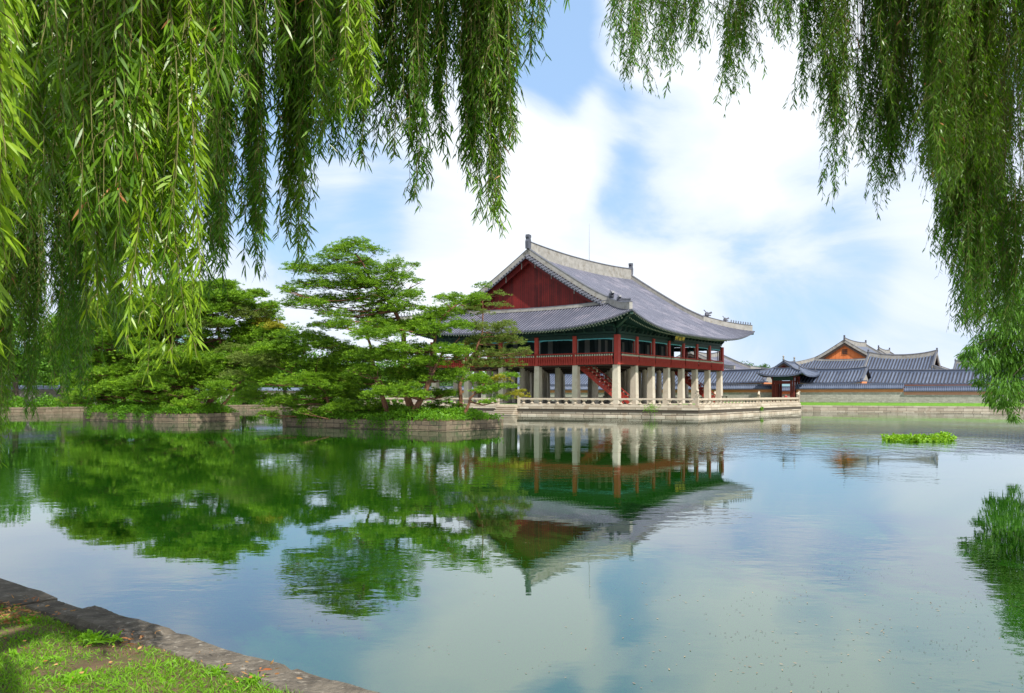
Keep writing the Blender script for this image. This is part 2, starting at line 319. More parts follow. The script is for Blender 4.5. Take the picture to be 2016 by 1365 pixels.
l(fc.outputs[0], ms.inputs[0]); l(dif.outputs[0], ms.inputs[1]); l(gl.outputs[0], ms.inputs[2]); l(ms.outputs[0], o.inputs[0])
g = MB(); cx = np.mean([c_nl, c_nr, c_fr, c_fl], axis=0)
g.add([(*(np.array(p)+(np.array(p)-cx)*.004), 0) for p in inner], [(0, 1, 2, 3)])
tag(g.build('pond_water', wm), kind='structure')
g = MB()
g.add([(*(np.array(p)+(np.array(p)-cx)*.02), -1.6) for p in inner], [(0, 1, 2, 3)])
tag(g.build('pond_bed', M['soil']), kind='structure')
# hills far off
g = MB(); P = []
for i in range(60):
    a = math.radians(-60+i*1.6); d = 2600
    hgt_ = 150*(.6+.5*math.sin(i*.31+1)+.25*math.sin(i*.83))+18*math.sin(i*2.1)
    hgt_ = max(20, hgt_)
    if a > -.05: hgt_ *= .35
    x, y = d*math.sin(a), d*math.cos(a)
    P.append([(x*.8, y*.8, 0), (x*.9, y*.9, hgt_*.6), (x, y, hgt_), (x*1.3, y*1.3, 0)])
g.grid(P, 0, .5); tag(g.build('hills', M['hill'], smooth=True), kind='structure')
# ------------------------------------------------------------------ masonry
def block_wall(g, p0, p1, z0, z1, courses, bl, depth=.5, mi=0, gap=.035, batter=0.0, sgn=1, jit=.015, rnd_h=True):
    """courses of blocks from p0 to p1 (2-d); the face looks to the right of p0->p1 when sgn=1"""
    p0 = np.array(p0, float); p1 = np.array(p1, float); L = np.linalg.norm(p1-p0); d = (p1-p0)/L; nrm = np.array([d[1], -d[0]])*sgn
    hs = [R_.uniform(.85, 1.15) for _ in range(courses)] if rnd_h else [1]*courses; tot = sum(hs); z = z0
    for c in range(courses):
        h = (z1-z0)*hs[c]/tot; s = 0.0
        while s < L-1e-6:
            q = bl*R_.uniform(.65, 1.35)
            if L-s-q < bl*.4: q = L-s
            off = R_.uniform(-jit, jit)-batter*(c+1)
            a = p0+d*(s+gap/2)+nrm*off; b = p0+d*(s+q-gap/2)+nrm*off; a2 = a-nrm*depth; b2 = b-nrm*depth
            zz0 = z+gap/2; zz1 = z+h-gap/2; bv = min(.02, gap)
            m0 = [(*(a+d*bv+nrm*bv), zz0+bv), (*(b-d*bv+nrm*bv), zz0+bv), (*(b-d*bv+nrm*bv), zz1-bv), (*(a+d*bv+nrm*bv), zz1-bv)]
            vs = [(*a, zz0), (*b, zz0), (*b, zz1), (*a, zz1), (*a2, zz0), (*b2, zz0), (*b2, zz1), (*a2, zz1)]+m0
            fs = [(8, 9, 10, 11), (0, 1, 9, 8), (1, 2, 10, 9), (2, 3, 11, 10), (3, 0, 8, 11), (3, 2, 6, 7), (0, 3, 7, 4), (1, 5, 6, 2), (0, 4, 5, 1)]
            if sgn < 0: fs = [f[::-1] for f in fs]
            g.add(vs, fs, mi); s += q
        z += h
    a = p0-nrm*.04; b = p1-nrm*.04
    g.add([(*a, z0-.3), (*b, z0-.3), (*b, z1-.03), (*a, z1-.03)], [(0, 1, 2, 3)], 1)
def pond_side(name, p0, p1, sgn, label, cat='bank wall', m='stone'):
    g = MB(); block_wall(g, p0, p1, -.25, .62, 2, 1.3, sgn=sgn); block_wall(g, p0, p1, .62, GZ, 1, 1.7, sgn=sgn, depth=.55, jit=.01)
    return tag(g.build(name, [M[m], M['joint']]), label, cat)
cent = np.array(cx)
def wsgn(p0, p1):
    d = np.array(p1)-np.array(p0); nrm = np.array([d[1], -d[0]]); return 1 if nrm @ (cent-np.array(p0)) > 0 else -1
for nm, a_, b_, lb in (('pond_bank_wall', W2(U1, V1), W2(U1, V0), 'long pale granite block bank at the far side of the pond below the brick wall'),
                       ('pond_bank_wall', c_nl, W2(U1, V1), 'granite block bank along the far left side of the pond behind the pine islands'),
                       ('pond_bank_wall', c_nr, W2(U1, V0), 'granite block bank at the right side of the pond, out past the willow')):
    pond_side(nm, a_, b_, wsgn(a_, b_), lb, m='stone_old' if 'left' in lb else 'stone')
# lawn strips on the far banks
g = MB(); g.add([W(U1+.6, V0-60, GZ), W(U1+4.9, V0-60, GZ+.42), W(U1+4.9, V1, GZ+.42), W(U1+.6, V1, GZ)], [(0, 1, 2, 3)]); tag(g.build('lawn_strip', M['lawn']), kind='structure')
# ------------------------------------------------------------------ Korean roofs
def ridge_path(f, n=18): return [f(i/(n-1)) for i in range(n)]
class Roof:
    """hip-and-gable tiled roof over the rectangle 0..b x 0..a (ridge along local x)"""
    def __init__(s, b, a, e, ze, al, be, lift, gu, T=None, p=3.2, rl=.3):
        s.b, s.a, s.e, s.ze, s.al, s.be, s.lift, s.gu, s.p, s.rl = b, a, e, ze, al, be, lift, gu, p, rl
        s.T = a/2+e; s.tg = gu+e; s.dec = T or s.T*.6
    def h(s, t): return s.al*t+s.be*t*t
    def lf(s, t): return s.lift*max(0, 1-t/s.dec)**2
    def zx(s, u, t):        # height on a long slope at u, t metres in from the eave
        half = s.b/2+s.e-t if t < s.tg else s.b/2-s.gu
        q = min(1, abs(u-s.b/2)/half); w_ = min(1, t/s.T)
        return s.ze+s.h(t)+s.lf(t)*q**s.p+s.rl*w_*q**2.2
    def zy(s, v, t):        # height on a short slope
        half = s.a/2+s.e-t; q = min(1, abs(v-s.a/2)/half) if half > .01 else 1
        w_ = min(1, t/s.T)
        return s.ze+s.h(t)+s.lf(t)*q**s.p+s.rl*w_*q**2.2
    def sheets(s, g, rib=.33, rr=.085, nrow=9, mi=0, ms=0):
        b, a, e, T, tg = s.b, s.a, s.e, s.T, s.tg
        ts_lo = [tg*i/nrow for i in range(nrow+1)]; ts_hi = [tg+(T-tg)*i/nrow for i in range(nrow+1)]
        if tg < .05: ts_lo = []
        nc = 28
        for side in (0, 1):
            fy = (lambda t: -e+t) if side == 0 else (lambda t: a+e-t)
            if ts_lo:
                P = [[(-e+t+(b+2*e-2*t)*k/nc, fy(t), s.zx(-e+t+(b+2*e-2*t)*k/nc, t)) for k in range(nc+1)] for t in ts_lo]; g.grid(P, ms, .5, flip=side == 1)
            P = [[(s.gu+(b-2*s.gu)*k/nc, fy(t), s.zx(s.gu+(b-2*s.gu)*k/nc, t)) for k in range(nc+1)] for t in ts_hi]; g.grid(P, ms, .5, flip=side == 1)
            m_ = int((b+2*e)/rib)
            for k in range(m_+1):
                u = b/2+(k-m_/2)*rib
                if u < s.gu: tm = u+e
                elif u > b-s.gu: tm = b+e-u
                else: tm = T
                if tm < .25: continue
                s.rib(g, [(u, fy(t), s.zx(u, t)) for t in [tm*j/8 for j in range(9)]], (1, 0, 0), rr, mi)
            if s.tg > .05:
                # the short hipped skirts
                fx = (lambda t: -e+t) if side == 0 else (lambda t: b+e-t)
                P = [[(fx(t), -e+t+(a+2*e-2*t)*k/nc, s.zy(-e+t+(a+2*e-2*t)*k/nc, t)) for k in range(nc+1)] for t in [(tg+.3)*i/nrow for i in range(nrow+1)]]; g.grid(P, ms, .5, flip=side == 0)
                m_ = int((a+2*e)/rib)
                for k in range(m_+1):
                    v = a/2+(k-m_/2)*rib; tm = min(tg, v+e, a+e-v)
                    if tm < .25: continue
                    s.rib(g, [(fx(t), v, s.zy(v, t)) for t in [tm*j/6 for j in range(7)]], (0, 1, 0), rr, mi)
    def rib(s, g, pts, side, r, mi):
        sd = Vector(side)*r; up = Vector((0, 0, 1)); pts = [Vector(p) for p in pts]; rn = R_.random()
        g.grid([[p-sd for p in pts], [p-sd*.62+up*r*.8 for p in pts], [p+sd*.62+up*r*.8 for p in pts], [p+sd for p in pts]], mi, rn)
        p = pts[0]; g.add([p-sd-up*r*.7, p+sd-up*r*.7, p+sd, p+sd*.55+up*r*.85, p-sd*.55+up*r*.85, p-sd], [(0, 1, 2, 3, 4, 5)], mi, rn)
    def soffit(s, g, tin, drop, mi=0):
        """underside of the eaves as four sheets, from the eave edge to tin metres in"""
        b, a, e = s.b, s.a, s.e; nc = 28; ts = [.12, tin*.5, tin]
        zf = lambda z, t: z-.12-(drop)*t/tin
        for side in (0, 1):
            fy = (lambda t: -e+t) if side == 0 else (lambda t: a+e-t)
            g.grid([[(-e+t+(b+2*e-2*t)*k/nc, fy(t), zf(s.zx(-e+t+(b+2*e-2*t)*k/nc, t), t)) for k in range(nc+1)] for t in ts], mi, .5)
            if s.tg > .05:
                fx = (lambda t: -e+t) if side == 0 else (lambda t: b+e-t)
                g.grid([[(fx(t), -e+t+(a+2*e-2*t)*k/nc, zf(s.zy(-e+t+(a+2*e-2*t)*k/nc, t), t)) for k in range(nc+1)] for t in ts], mi, .5)
    def edge(s, g, th, mi=0):
        """tile edge board all round the eave"""
        b, a, e = s.b, s.a, s.e; nc = 40; up = Vector((0, 0, 1))
        def run(P, nrm):
            P = [Vector(p) for p in P]; nn = Vector(nrm)
            g.grid([[p+nn*.0 for p in P], [p-up*th for p in P], [p-nn*.14-up*th for p in P]], mi, .5)
        run([(-e+(b+2*e)*k/nc, -e, s.zx(-e+(b+2*e)*k/nc, 0)) for k in range(nc+1)], (0, -1, 0))
        run([(-e+(b+2*e)*k/nc, a+e, s.zx(-e+(b+2*e)*k/nc, 0)) for k in range(nc+1)], (0, 1, 0))
        if s.tg > .05:
            run([(-e, -e+(a+2*e)*k/nc, s.zy(-e+(a+2*e)*k/nc, 0)) for k in range(nc+1)], (-1, 0, 0))
            run([(b+e, -e+(a+2*e)*k/nc, s.zy(-e+(a+2*e)*k/nc, 0)) for k in range(nc+1)], (1, 0, 0))
    def ridges(s, parent, rh, rw, sh, sw, ms, ornaments=True, hip=True, drop_mats=None):
        """main ridge, four gable ridges, four hip ridges, end ornaments: sub-parts of the roof"""
        b, a, e, T, tg, gu = s.b, s.a, s.e, s.T, s.tg, s.gu
        g = MB(); g.strip([(gu+(b-2*gu)*q, a/2, s.zx(gu+(b-2*gu)*q, T)-.15) for q in [i/24 for i in range(25)]], rw, rh+.15, (0, 1, 0), 0, 1, .07, .14*min(1, rh+.2)); g.build('main_ridge', ms, parent)
        for sx in (0, 1):
            for sy in (0, 1):
                fu = lambda u: u if sx == 0 else b-u
                fv = lambda v: v if sy == 0 else a-v
                g = MB(); ug = gu+sw/2
                pts = [(fu(ug), fv(-e+t), s.zx(fu(gu), t)-.05) for t in [T-.0-(T-tg*.93)*i/14 for i in range(15)]]
                if tg < .05: pts = [(fu(ug), fv(-e+t), s.zx(fu(gu), t)-.05) for t in [T-(T-.1)*i/14 for i in range(15)]]
                g.strip(pts, sw, sh, (1, 0, 0), 0, 1, .05, .1*min(1, sh+.3)); g.build('gable_ridge', ms, parent)
                if hip and tg > .05:
                    g = MB(); pts = []
                    for i in range(13):
                        t = tg*.98*(1-i/12)+.35*(i/12); pts.append((fu(-e+t), fv(-e+t), s.zx(fu(-e+t), t)-.05))
                    sd = Vector((1, -1, 0)) if sx == sy else Vector((1, 1, 0))
                    g.strip(pts, sw, [sh*(1+.12*(i/12)) for i in range(13)], sd, 0, 1, .05, .1*min(1, sh+.3)); g.build('hip_ridge', ms, parent)
        if tg > .3:
            for sx in (0, 1):
                x = gu-.12 if sx == 0 else b-gu+.12
                g = MB(); v0 = gu*.0+(-e+tg); g.strip([(x, v0+(a-2*v0)*i/12, s.zy(v0+(a-2*v0)*i/12, tg)-.05) for i in range(13)], sw*.9, sh*.55, (1, 0, 0), 0, 1, .03, .06); g.build('gable_foot_ridge', ms, parent)
        if ornaments:
            for sx in (0, 1):
                x = gu if sx == 0 else b-gu; z = s.zx(x, T)+rh; k = rh/1.75; d = 1 if sx == 0 else -1
                g = MB(); pr = [(-.35, -1.0), (.35, -1.0), (.42, .1), (.30, .55), (.45, .75), (.40, 1.05), (-.28, 1.1), (-.34, .72), (-.22, .45), (-.40, .05)]
                vs = [(x+d*px*k, a/2+sy*.28*k, z+pz*k) for sy in (-1, 1) for px, pz in pr]; m_ = len(pr)
                g.add(vs, [tuple(range(m_)), tuple(range(2*m_-1, m_-1, -1))]+[(i, i+m_, (i+1) % m_+m_, (i+1) % m_) for i in range(m_)], 0, .4)
                g.build('ridge_end_ornament', [M['tile']], parent)
    def gable(s, g, inset, mi=0, board=.28, mi2=1, zbase=None, sides=(0, 1)):
        """vertical gable triangles of boards with curved top, set inside the verge"""
        b, a, e, T, tg, gu = s.b, s.a, s.e, s.T, max(s.tg, .02), s.gu
        for sx in sides:
            x = gu+inset if sx == 0 else b-gu-inset; d = -1 if sx == 0 else 1
            v0 = -e+tg*.9; n_ = int((a-2*v0)/board)
            for k in range(n_):
                va = v0+(a-2*v0)*k/n_; vb = v0+(a-2*v0)*(k+1)/n_
                za = s.zx(s.gu, min(va+e, a+e-va))-.12; zb = s.zx(s.gu, min(vb+e, a+e-vb))-.12; z0 = zbase if zbase else s.ze+s.h(tg)-.3
                if max(za, zb) <= z0: continue
                dx = d*(R_.uniform(0, .02)); gp = .022
                g.add([(x+dx, va+gp, z0), (x+dx, vb-gp, z0), (x+dx, vb-gp, max(z0, zb)), (x+dx, va+gp, max(z0, za))], [(0, 1, 2, 3)], mi)
            g.add([(x-d*.03, v0, s.ze+s.h(tg)-.3), (x-d*.03, a-v0, s.ze+s.h(tg)-.3), (x-d*.03, a/2, s.ze+s.h(T)-.2)], [(0, 1, 2)], mi2, .1)
    def barge(s, parent, m, wd=.9, name='bargeboard'):
        for sx in (0, 1):
            for sy in (0, 1):
                x = s.gu+.12 if sx == 0 else s.b-s.gu-.12; g = MB()
                P = []
                for i in range(15):
                    t = s.T-(s.T-s.tg*.95)*i/14 if s.tg > .05 else s.T-(s.T-.1)*i/14
                    v = -s.e+t if sy == 0 else s.a+s.e-t; z = s.zx(s.gu, t)-.14; P.append((x, v, z))
                g.grid([[(p[0]-.04, p[1], p[2]) for p in P], [(p[0]-.04, p[1], p[2]-wd) for p in P], [(p[0]+.04, p[1], p[2]-wd) for p in P], [(p[0]+.04, p[1], p[2]) for p in P]], 0, .4)
                g.build(name, m, parent)
    def verge(s, g, rr=.11, mi=0, length=.9, sp=.36, sides=(0, 1)):
        """short stub tiles along the gable verge"""
        for sx in sides:
            x0 = s.gu+.3 if sx == 0 else s.b-s.gu-.3; d = -1 if sx == 0 else 1
            t = s.tg*1.0+.2
            while t < s.T:
                z = s.zx(s.gu, t)
                for fy in (-s.e+t, s.a+s.e-t):
                    g.tube([(x0, fy, z-.02), (x0+d*length, fy, z-.50)], rr, 6, mi)
                t += sp
            # sheet under them
            for sy in (0, 1):
                P = []
                for i in range(13):
                    t = s.tg+(s.T-s.tg)*i/12; v = -s.e+t if sy == 0 else s.a+s.e-t; z = s.zx(s.gu, t)-.06; P.append((v, z))
                g.grid([[(x0, v, z) for v, z in P], [(x0+d*length*.95, v, z-.50) for v, z in P], [(x0+d*length*.95, v, z-.60) for v, z in P], [(x0, v, z-.16) for v, z in P]], mi, .4)
# ------------------------------------------------------------------ the great pavilion
PB, PA = 34.4, 28.0; TZ = 1.33; Z1, Z2 = 6.29, 9.69
P0 = (12.64, 106.8, 0)
U_P, V_P = UV(P0[0], P0[1])
pav = tag(empty('pavilion', P0, ROT), 'great two-storey pavilion with dark tiled roof, red boarded gable and stone pillars', 'pavilion')
cu = [PB*i/7 for i in range(8)]; cv = [PA*i/5 for i in range(6)]
def square_pillar(x, y, big=True):
    g = MB(); g.box(x-.42, x+.42, y-.42, y+.42, TZ, Z1-.12, 0, tx=.075, ty=.075); g.build('stone_column', M['granite'], pav)
def round_pillar(x, y):
    g = MB(); g.lathe([(.46, TZ), (.36, Z1-.12)], (x, y, 0), 12); g.build('stone_column', M['granite'], pav, smooth=False)
for i, x in enumerate(cu):
    for j, y in enumerate(cv):
        (square_pillar if i in (0, 7) or j in (0, 5) else round_pillar)(x, y)
# floor frame
g = MB(); g.box(-.42, PB+.42, -.42, PA+.42, Z1+.02, Z1+.62); g.build('floor', M['darkwood'], pav)
g = MB()
for x in cu: g.box(x-.2, x+.2, -.3, PA+.3, Z1-.25, Z1+.02)
for y in cv: g.box(-.3, PB+.3, y-.17, y+.17, Z1-.22, Z1-.0)
g.build('floor_beams', M['darkwood'], pav)
# railing: one panel per bay round the outside
def rail_bay(x0, y0, x1, y1, nx, ny):
    """nx, ny = outward normal"""
    d = Vector((x1-x0, y1-y0, 0)); L = d.length; d.normalize(); n_ = Vector((nx, ny, 0)); o_ = Vector((x0, y0, 0))+n_*.46
    P = lambda s, q, z: o_+d*s+n_*q+Vector((0, 0, z))
    g = MB()
    g.bar(P(.2, 0, Z1+.10), P(L-.2, 0, Z1+.10), .12, .34, 0, .35)      # sill beam
    nb = int(L/.36)
    for k in range(nb+1):
        s = .3+(L-.6)*k/nb; g.bar(P(s, .09, Z1-.08), P(s, .17, Z1+.92), .10, .10, 0, .75, up=(nx, ny, 0))
    for k in range(nb):
        s0 = .3+(L-.6)*k/nb+.05; s1 = .3+(L-.6)*(k+1)/nb-.05
        g.add([P(s0, .03, Z1+.27), P(s1, .03, Z1+.27), P(s1, .05, Z1+.58), P(s0, .05, Z1+.58)], [(0, 1, 2, 3)], 0, .1)
        g.add([P(s0, .05, Z1+.60), P(s1, .05, Z1+.60), P(s1, .07, Z1+.88), P(s0, .07, Z1+.88)], [(0, 1, 2, 3)], 3, R_.random())
    g.bar(P(.2, .10, Z1+.93), P(L-.2, .10, Z1+.93), .14, .10, 0, .5)
    for k in range(nb+1):
        s = .3+(L-.6)*k/nb; c = P(s, .16, Z1+1.07)
        g.box(c.x-.07, c.x+.07, c.y-.07, c.y+.07, c.z-.09, c.z+.10, 1, .9)
    g.tube([P(.1, .18, Z1+1.30), P(L-.1, .18, Z1+1.30)], .07, 6, 0, .4)
    g.build('railing_panel', [M['redrail'], M['rafter_end'], M['darkwood'], M['redpost']], pav)
for i in range(7): rail_bay(cu[i], 0, cu[i+1], 0, 0, -1); rail_bay(cu[i], PA, cu[i+1], PA, 0, 1)
for j in range(5): rail_bay(0, cv[j], 0, cv[j+1], -1, 0); rail_bay(PB, cv[j], PB, cv[j+1], 1, 0)
# upper columns
for i, x in enumerate(cu):
    for j, y in enumerate(cv):
        outer_ = i in (0, 7) or j in (0, 5); corner_ = i in (0, 7) and j in (0, 5)
        r = .30 if corner_ else .25
        g = MB()
        if outer_:
            dx = -.22 if i == 0 else .22 if i == 7 else 0; dy = -.22 if j == 0 else .22 if j == 5 else 0
            g.box(x-r+dx, x+r+dx, y-r+dy, y+r+dy, Z1-.12, Z2+.1); g.build('upper_column', M['redpost'], pav)
            g = MB(); g.box(x-.38, x+.38, y-.38, y+.38, Z1-.125, Z1+.0); g.build('column_cap', M['teal_dark'], pav)
        else:
            g.lathe([(.27, Z1+.6), (.27, 11.0)], (x, y, 0), 10); g.build('upper_column', M['teal_dark'], pav)  # inner columns coloured dark to give the shade of the interior
# screens round the inner hall (folding doors), grey leaves on dark frames
def screen(x0, y0, x1, y1):
    d = Vector((x1-x0, y1-y0, 0)); L = d.length; d.normalize(); n_ = Vector((d.y, -d.x, 0)); g = MB(); o_ = Vector((x0, y0, 0))
    a = o_+d*.3; b = o_+d*(L-.3); g.bar((a.x, a.y, Z1+2.3), (b.x, b.y, Z1+2.3), .06, 3.4, 0, .5); 
    for s0, wd in ((.75, .75), (2.6, .75)):
        a = o_+d*s0; b = o_+d*(s0+wd)
        for q in (-.06, .06):
            p = n_*q; g.add([(a.x+p.x, a.y+p.y, Z1+.75), (b.x+p.x, b.y+p.y, Z1+.75), (b.x+p.x, b.y+p.y, Z1+3.4), (a.x+p.x, a.y+p.y, Z1+3.4)], [(0, 1, 2, 3)], 1)
    g.build('folding_door_screen', [M['teal_dark'], M['greypanel']], pav)
for i in range(1, 6): screen(cu[i], cv[1], cu[i+1], cv[1]); screen(cu[i], cv[4], cu[i+1], cv[4])
for j in range(1, 4): screen(cu[1], cv[j], cu[1], cv[j+1]); screen(cu[6], cv[j], cu[6], cv[j+1])
# beams, turquoise scalloped trim and jamb boards of each outer bay
def head_bay(x0, y0, x1, y1, nx, ny):
    d = Vector((x1-x0, y1-y0, 0)); L = d.length; d.normalize(); n_ = Vector((nx, ny, 0)); o_ = Vector((x0, y0, 0))+n_*.2
    P = lambda s, q, z: o_+d*s+n_*q+Vector((0, 0, z))
    g = MB(); g.bar(P(0, 0, Z2-.02), P(L, 0, Z2-.02), .22, .52, 0, .3); g.bar(P(0, .04, Z2+.42), P(L, .04, Z2+.42), .32, .26, 0, .8)
    n__ = 14
    up = [P(.25+(L-.5)*k/n__, .02, Z2-.27) for k in range(n__+1)]
    lo = [p-Vector((0, 0, .10+.30*max(0, abs(k/n__-.5)*2-.62)**1.0+.03*(k % 2))) for k, p in enumerate(up)]
    g.grid([up, lo], 1, .5)
    for s in (.36, L-.36): g.bar(P(s, .02, Z1+1.35), P(s, .02, Z2-.25), .10, .05, 2, .4, up=(nx, ny, 0))
    # bracket blocks and painted panels above the beam
    nb = 4
    for k in range(nb+1):
        s = L*k/nb; g.bar(P(s, .05, Z2+.55), P(s, .45, Z2+.95), .16, .30, 0, .9); g.bar(P(s, .10, Z2+.95), P(s, .75, Z2+1.35), .16, .26, 3, .5)
    g.add([P(0, 0, Z2+.5), P(L, 0, Z2+.5), P(L, 0, Z2+2.6), P(0, 0, Z2+2.6)], [(0, 1, 2, 3)], 0, .2)
    g.bar(P(0, .5, Z2+1.28), P(L, .5, Z2+1.28), .2, .2, 3, .7)
    g.build('painted_beam', [M['green'], M['cyan'], M['greypanel'], M['rafter']], pav)
for i in range(7): head_bay(cu[i], 0, cu[i+1], 0, 0, -1); head_bay(cu[i], PA, cu[i+1], PA, 0, 1)
for j in range(5): head_bay(0, cv[j], 0, cv[j+1], -1, 0); head_bay(PB, cv[j], PB, cv[j+1], 1, 0)
g = MB(); g.box(-.1, PB+.1, -.1, PA+.1, Z2+1.2, Z2+1.4); g.build('ceiling', M['green'], pav)
# roof
rf = Roof(PB, PA, 4.15, 10.42, .47, .0050, 1.95, 2.0, T=9.5, p=3.4, rl=.5)
g = MB(); rf.sheets(g, .45, .09, ms=2); rf.edge(g, .16, 1)
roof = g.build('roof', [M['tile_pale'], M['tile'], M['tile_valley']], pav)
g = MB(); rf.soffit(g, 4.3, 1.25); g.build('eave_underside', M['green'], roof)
rf.ridges(roof, 1.55, .45, .75, .38, [M['plaster'], M['tile']], True)
for sd_ in (0, 1): g = MB(); rf.gable(g, .95, 0, .30, 1, zbase=13.2, sides=(sd_,)); g.build('gable_wall', [M['redwood'], M['darkwood']], roof)
rf.barge(roof, M['redwood'], 1.05)
for sd_ in (0, 1): g = MB(); rf.verge(g, .13, 0, 1.0, .42, (sd_,)); g.build('verge_tiles', [M['tile']], roof)
# iron cramps on the bargeboards
for k, t in enumerate((8.2, 11.2, 14.6, 17.1)):
    for sy in (0, 1):
        v = -4.15+t if sy == 0 else PA+4.15-t; z = rf.zx(2.0, t)
        g = MB(); g.bar((2.03, v, z-1.25), (2.03, v, z-.45), .10, .05, 0); g.build('iron_cramp', M['plaster'], roof)
# rafters: individually on the two sides in view, the rest as one
rest = MB(); cnt = 0
def rafter(side, s):
    global cnt
    g = MB(); b, a, e = rf.b, rf.a, rf.e
    if side in ('S', 'N'):
        tm = min(4.2, s+e-.1, b+e-s-.1)
        if tm < .5: return
        fy = (lambda t: -e+t) if side == 'S' else (lambda t: a+e-t)
        for (t0, t1, dz) in ((.18, min(1.9, tm), .20), (1.3, tm, .42)):
            if t1-t0 < .3: continue
            p = [(s, fy(t), rf.zx(s, t)-dz-1.25*t/4.3-.02) for t in (t0, t1)]
            g.bar(p[0], p[1], .17, .17, 0, .5); q = Vector(p[0])+Vector((0, -1 if side == 'S' else 1, 0))*.012; g.bar(q, p[0], .175, .175, 1, .5)
    else:
        tm = min(4.2, s+e-.1, a+e-s-.1)
        if tm < .5: return
        fx = (lambda t: -e+t) if side == 'W' else (lambda t: b+e-t)
        for (t0, t1, dz) in ((.18, min(1.9, tm), .20), (1.3, tm, .42)):
            if t1-t0 < .3: continue
            p = [(fx(t), s, rf.zy(s, t)-dz-1.25*t/4.3-.02) for t in (t0, t1)]
            g.bar(p[0], p[1], .17, .17, 0, .5); q = Vector(p[0])+Vector((-1 if side == 'W' else 1, 0, 0))*.012; g.bar(q, p[0], .175, .175, 1, .5)
    if cnt < 100 and side in 'WS': g.build('rafter', [M['rafter'], M['rafter_end']], pav); cnt += 1
    else:
        k = len(rest.v); rest.v += g.v; rest.f += [tuple(i+k for i in f) for f in g.f]; rest.mi += g.mi; rest.rn += g.rn
for k in range(46): rafter('W', -3.85+k*.42)
for k in range(101): rafter('S', -3.85+k*.42)
for k in range(46, 86): rafter('W', -3.85+k*.42)
for k in range(101): rafter('N', -3.85+k*.42)
for k in range(86): rafter('E', -3.85+k*.42)
tag(rest.build('rafter', [M['rafter'], M['rafter_end']], pav), kind='stuff')
for sx, sy in ((0, 0), (1, 0), (0, 1), (1, 1)):
    fu = lambda u: u if sx == 0 else PB-u
    fv = lambda v: v if sy == 0 else PA-v
    g = MB(); g.bar((fu(-3.95), fv(-3.95), rf.zx(-3.95, .2)-.38), (fu(.6), fv(.6), 11.2), .34, .42, 0, .6); g.bar((fu(-2.6), fv(-2.6), rf.zx(-2.6, 1.5)-.95), (fu(.6), fv(.6), 10.6), .34, .42, 0, .9); g.build('hip_rafter', M['rafter'], pav)
# figurines on the hips near the eaves and dragon heads
def figurine(x, y, z, s, dirv):
    g = MB(); d = Vector(dirv).normalized()
    g.lathe([(.10*s, 0), (.13*s, .12*s), (.09*s, .28*s), (.06*s, .36*s), (.09*s, .44*s), (.07*s, .54*s), (.02*s, .60*s)], (x, y, z), 7)
    g.bar((x, y, z+.2*s), (x+d.x*.2*s, y+d.y*.2*s, z+.42*s), .07*s, .07*s); return g
for sx, sy in ((0, 0), (1, 0), (0, 1), (1, 1)):
    fu = lambda u: u if sx == 0 else PB-u
    fv = lambda v: v if sy == 0 else PA-v
    dv = (-1 if sx == 0 else 1, -1 if sy == 0 else 1, 0)
    for k in range(9):
        t = .55+k*.28; i_ = 1-(t-.35)/(rf.tg*.98-.35); z = rf.zx(fu(-4.15+t), t)-.05+.75*(1+.12*i_)+.06
        figurine(fu(-4.15+t), fv(-4.15+t), z, .75, dv).build('roof_figurine', M['tile'], roof)
    for t, s in ((3.5, 1), (5.6, 1.25)):
        z = rf.zx(fu(-4.15+t), t)+.80
        g = MB(); x, y = fu(-4.15+t), fv(-4.15+t); d = Vector(dv).normalized()
        g.lathe([(.22*s, -.05), (.30*s, .15*s), (.26*s, .40*s), (.12*s, .55*s)], (x, y, z), 8)
        g.bar((x, y, z+.25*s), (x+d.x*.6*s, y+d.y*.6*s, z+.50*s), .26*s, .22*s); g.bar((x, y, z+.15*s), (x+d.x*.5*s, y+d.y*.5*s, z+.12*s), .22*s, .12*s)
        g.bar((x, y, z+.4*s), (x-d.x*.4*s, y-d.y*.4*s, z+.8*s), .08*s, .08*s); g.build('dragon_head_ornament', M['tile'], roof)
# lightning rod
g = MB(); zz = rf.zx(18.6, rf.T)+1.5; g.tube([(18.6, PA/2, zz), (18.6, PA/2, zz+3.0), (18.6, PA/2, zz+5.6)], [.055, .04, .018], 6); g.tube([(18.6, PA/2, zz), (18.6, PA/2, zz+.25)], .14, 8); g.build('lightning_rod', M['steel'], roof)
# name board over the middle bay of the long side, three gold characters read right to left
sg = empty('name_board', (PB/2-.2, -.95, Z2+.62)); sg.parent = pav; sg.rotation_euler = (math.radians(14), 0, 0)
g = MB(); g.box(-1.75, 1.75, -.05, .05, -.62, .72); g.build('board', M['black'], sg)
g = MB()
for a_ in ((-1.85, 1.85, -.08, .06, .72, .82), (-1.85, 1.85, -.08, .06, -.72, -.62), (-1.85, -1.75, -.08, .06, -.62, .72), (1.75, 1.85, -.08, .06, -.62, .72)): g.box(*a_)
g.build('frame', M['green'], sg)
try:
    cvv = bpy.data.curves.new('lettering', 'FONT'); cvv.body = '樓會慶'; cvv.size = 1.12; cvv.align_x = 'CENTER'; cvv.align_y = 'CENTER'; cvv.extrude = .015; cvv.space_character = 1.02; cvv.offset = .012
    to = bpy.data.objects.new('tmp', cvv); COL.objects.link(to); bpy.context.view_layer.update()
    me = bpy.data.meshes.new_from_object(to.evaluated_get(bpy.context.evaluated_depsgraph_get())); bpy.data.objects.remove(to)
    me.materials.clear(); me.materials.append(M['gold']); lo = bpy.data.objects.new('lettering', me); COL.objects.link(lo); lo.parent = sg
    lo.rotation_euler = (math.radians(90), 0, 0); lo.location = (0, -.075, .05)
except Exception as ex: print('TEXT', ex)
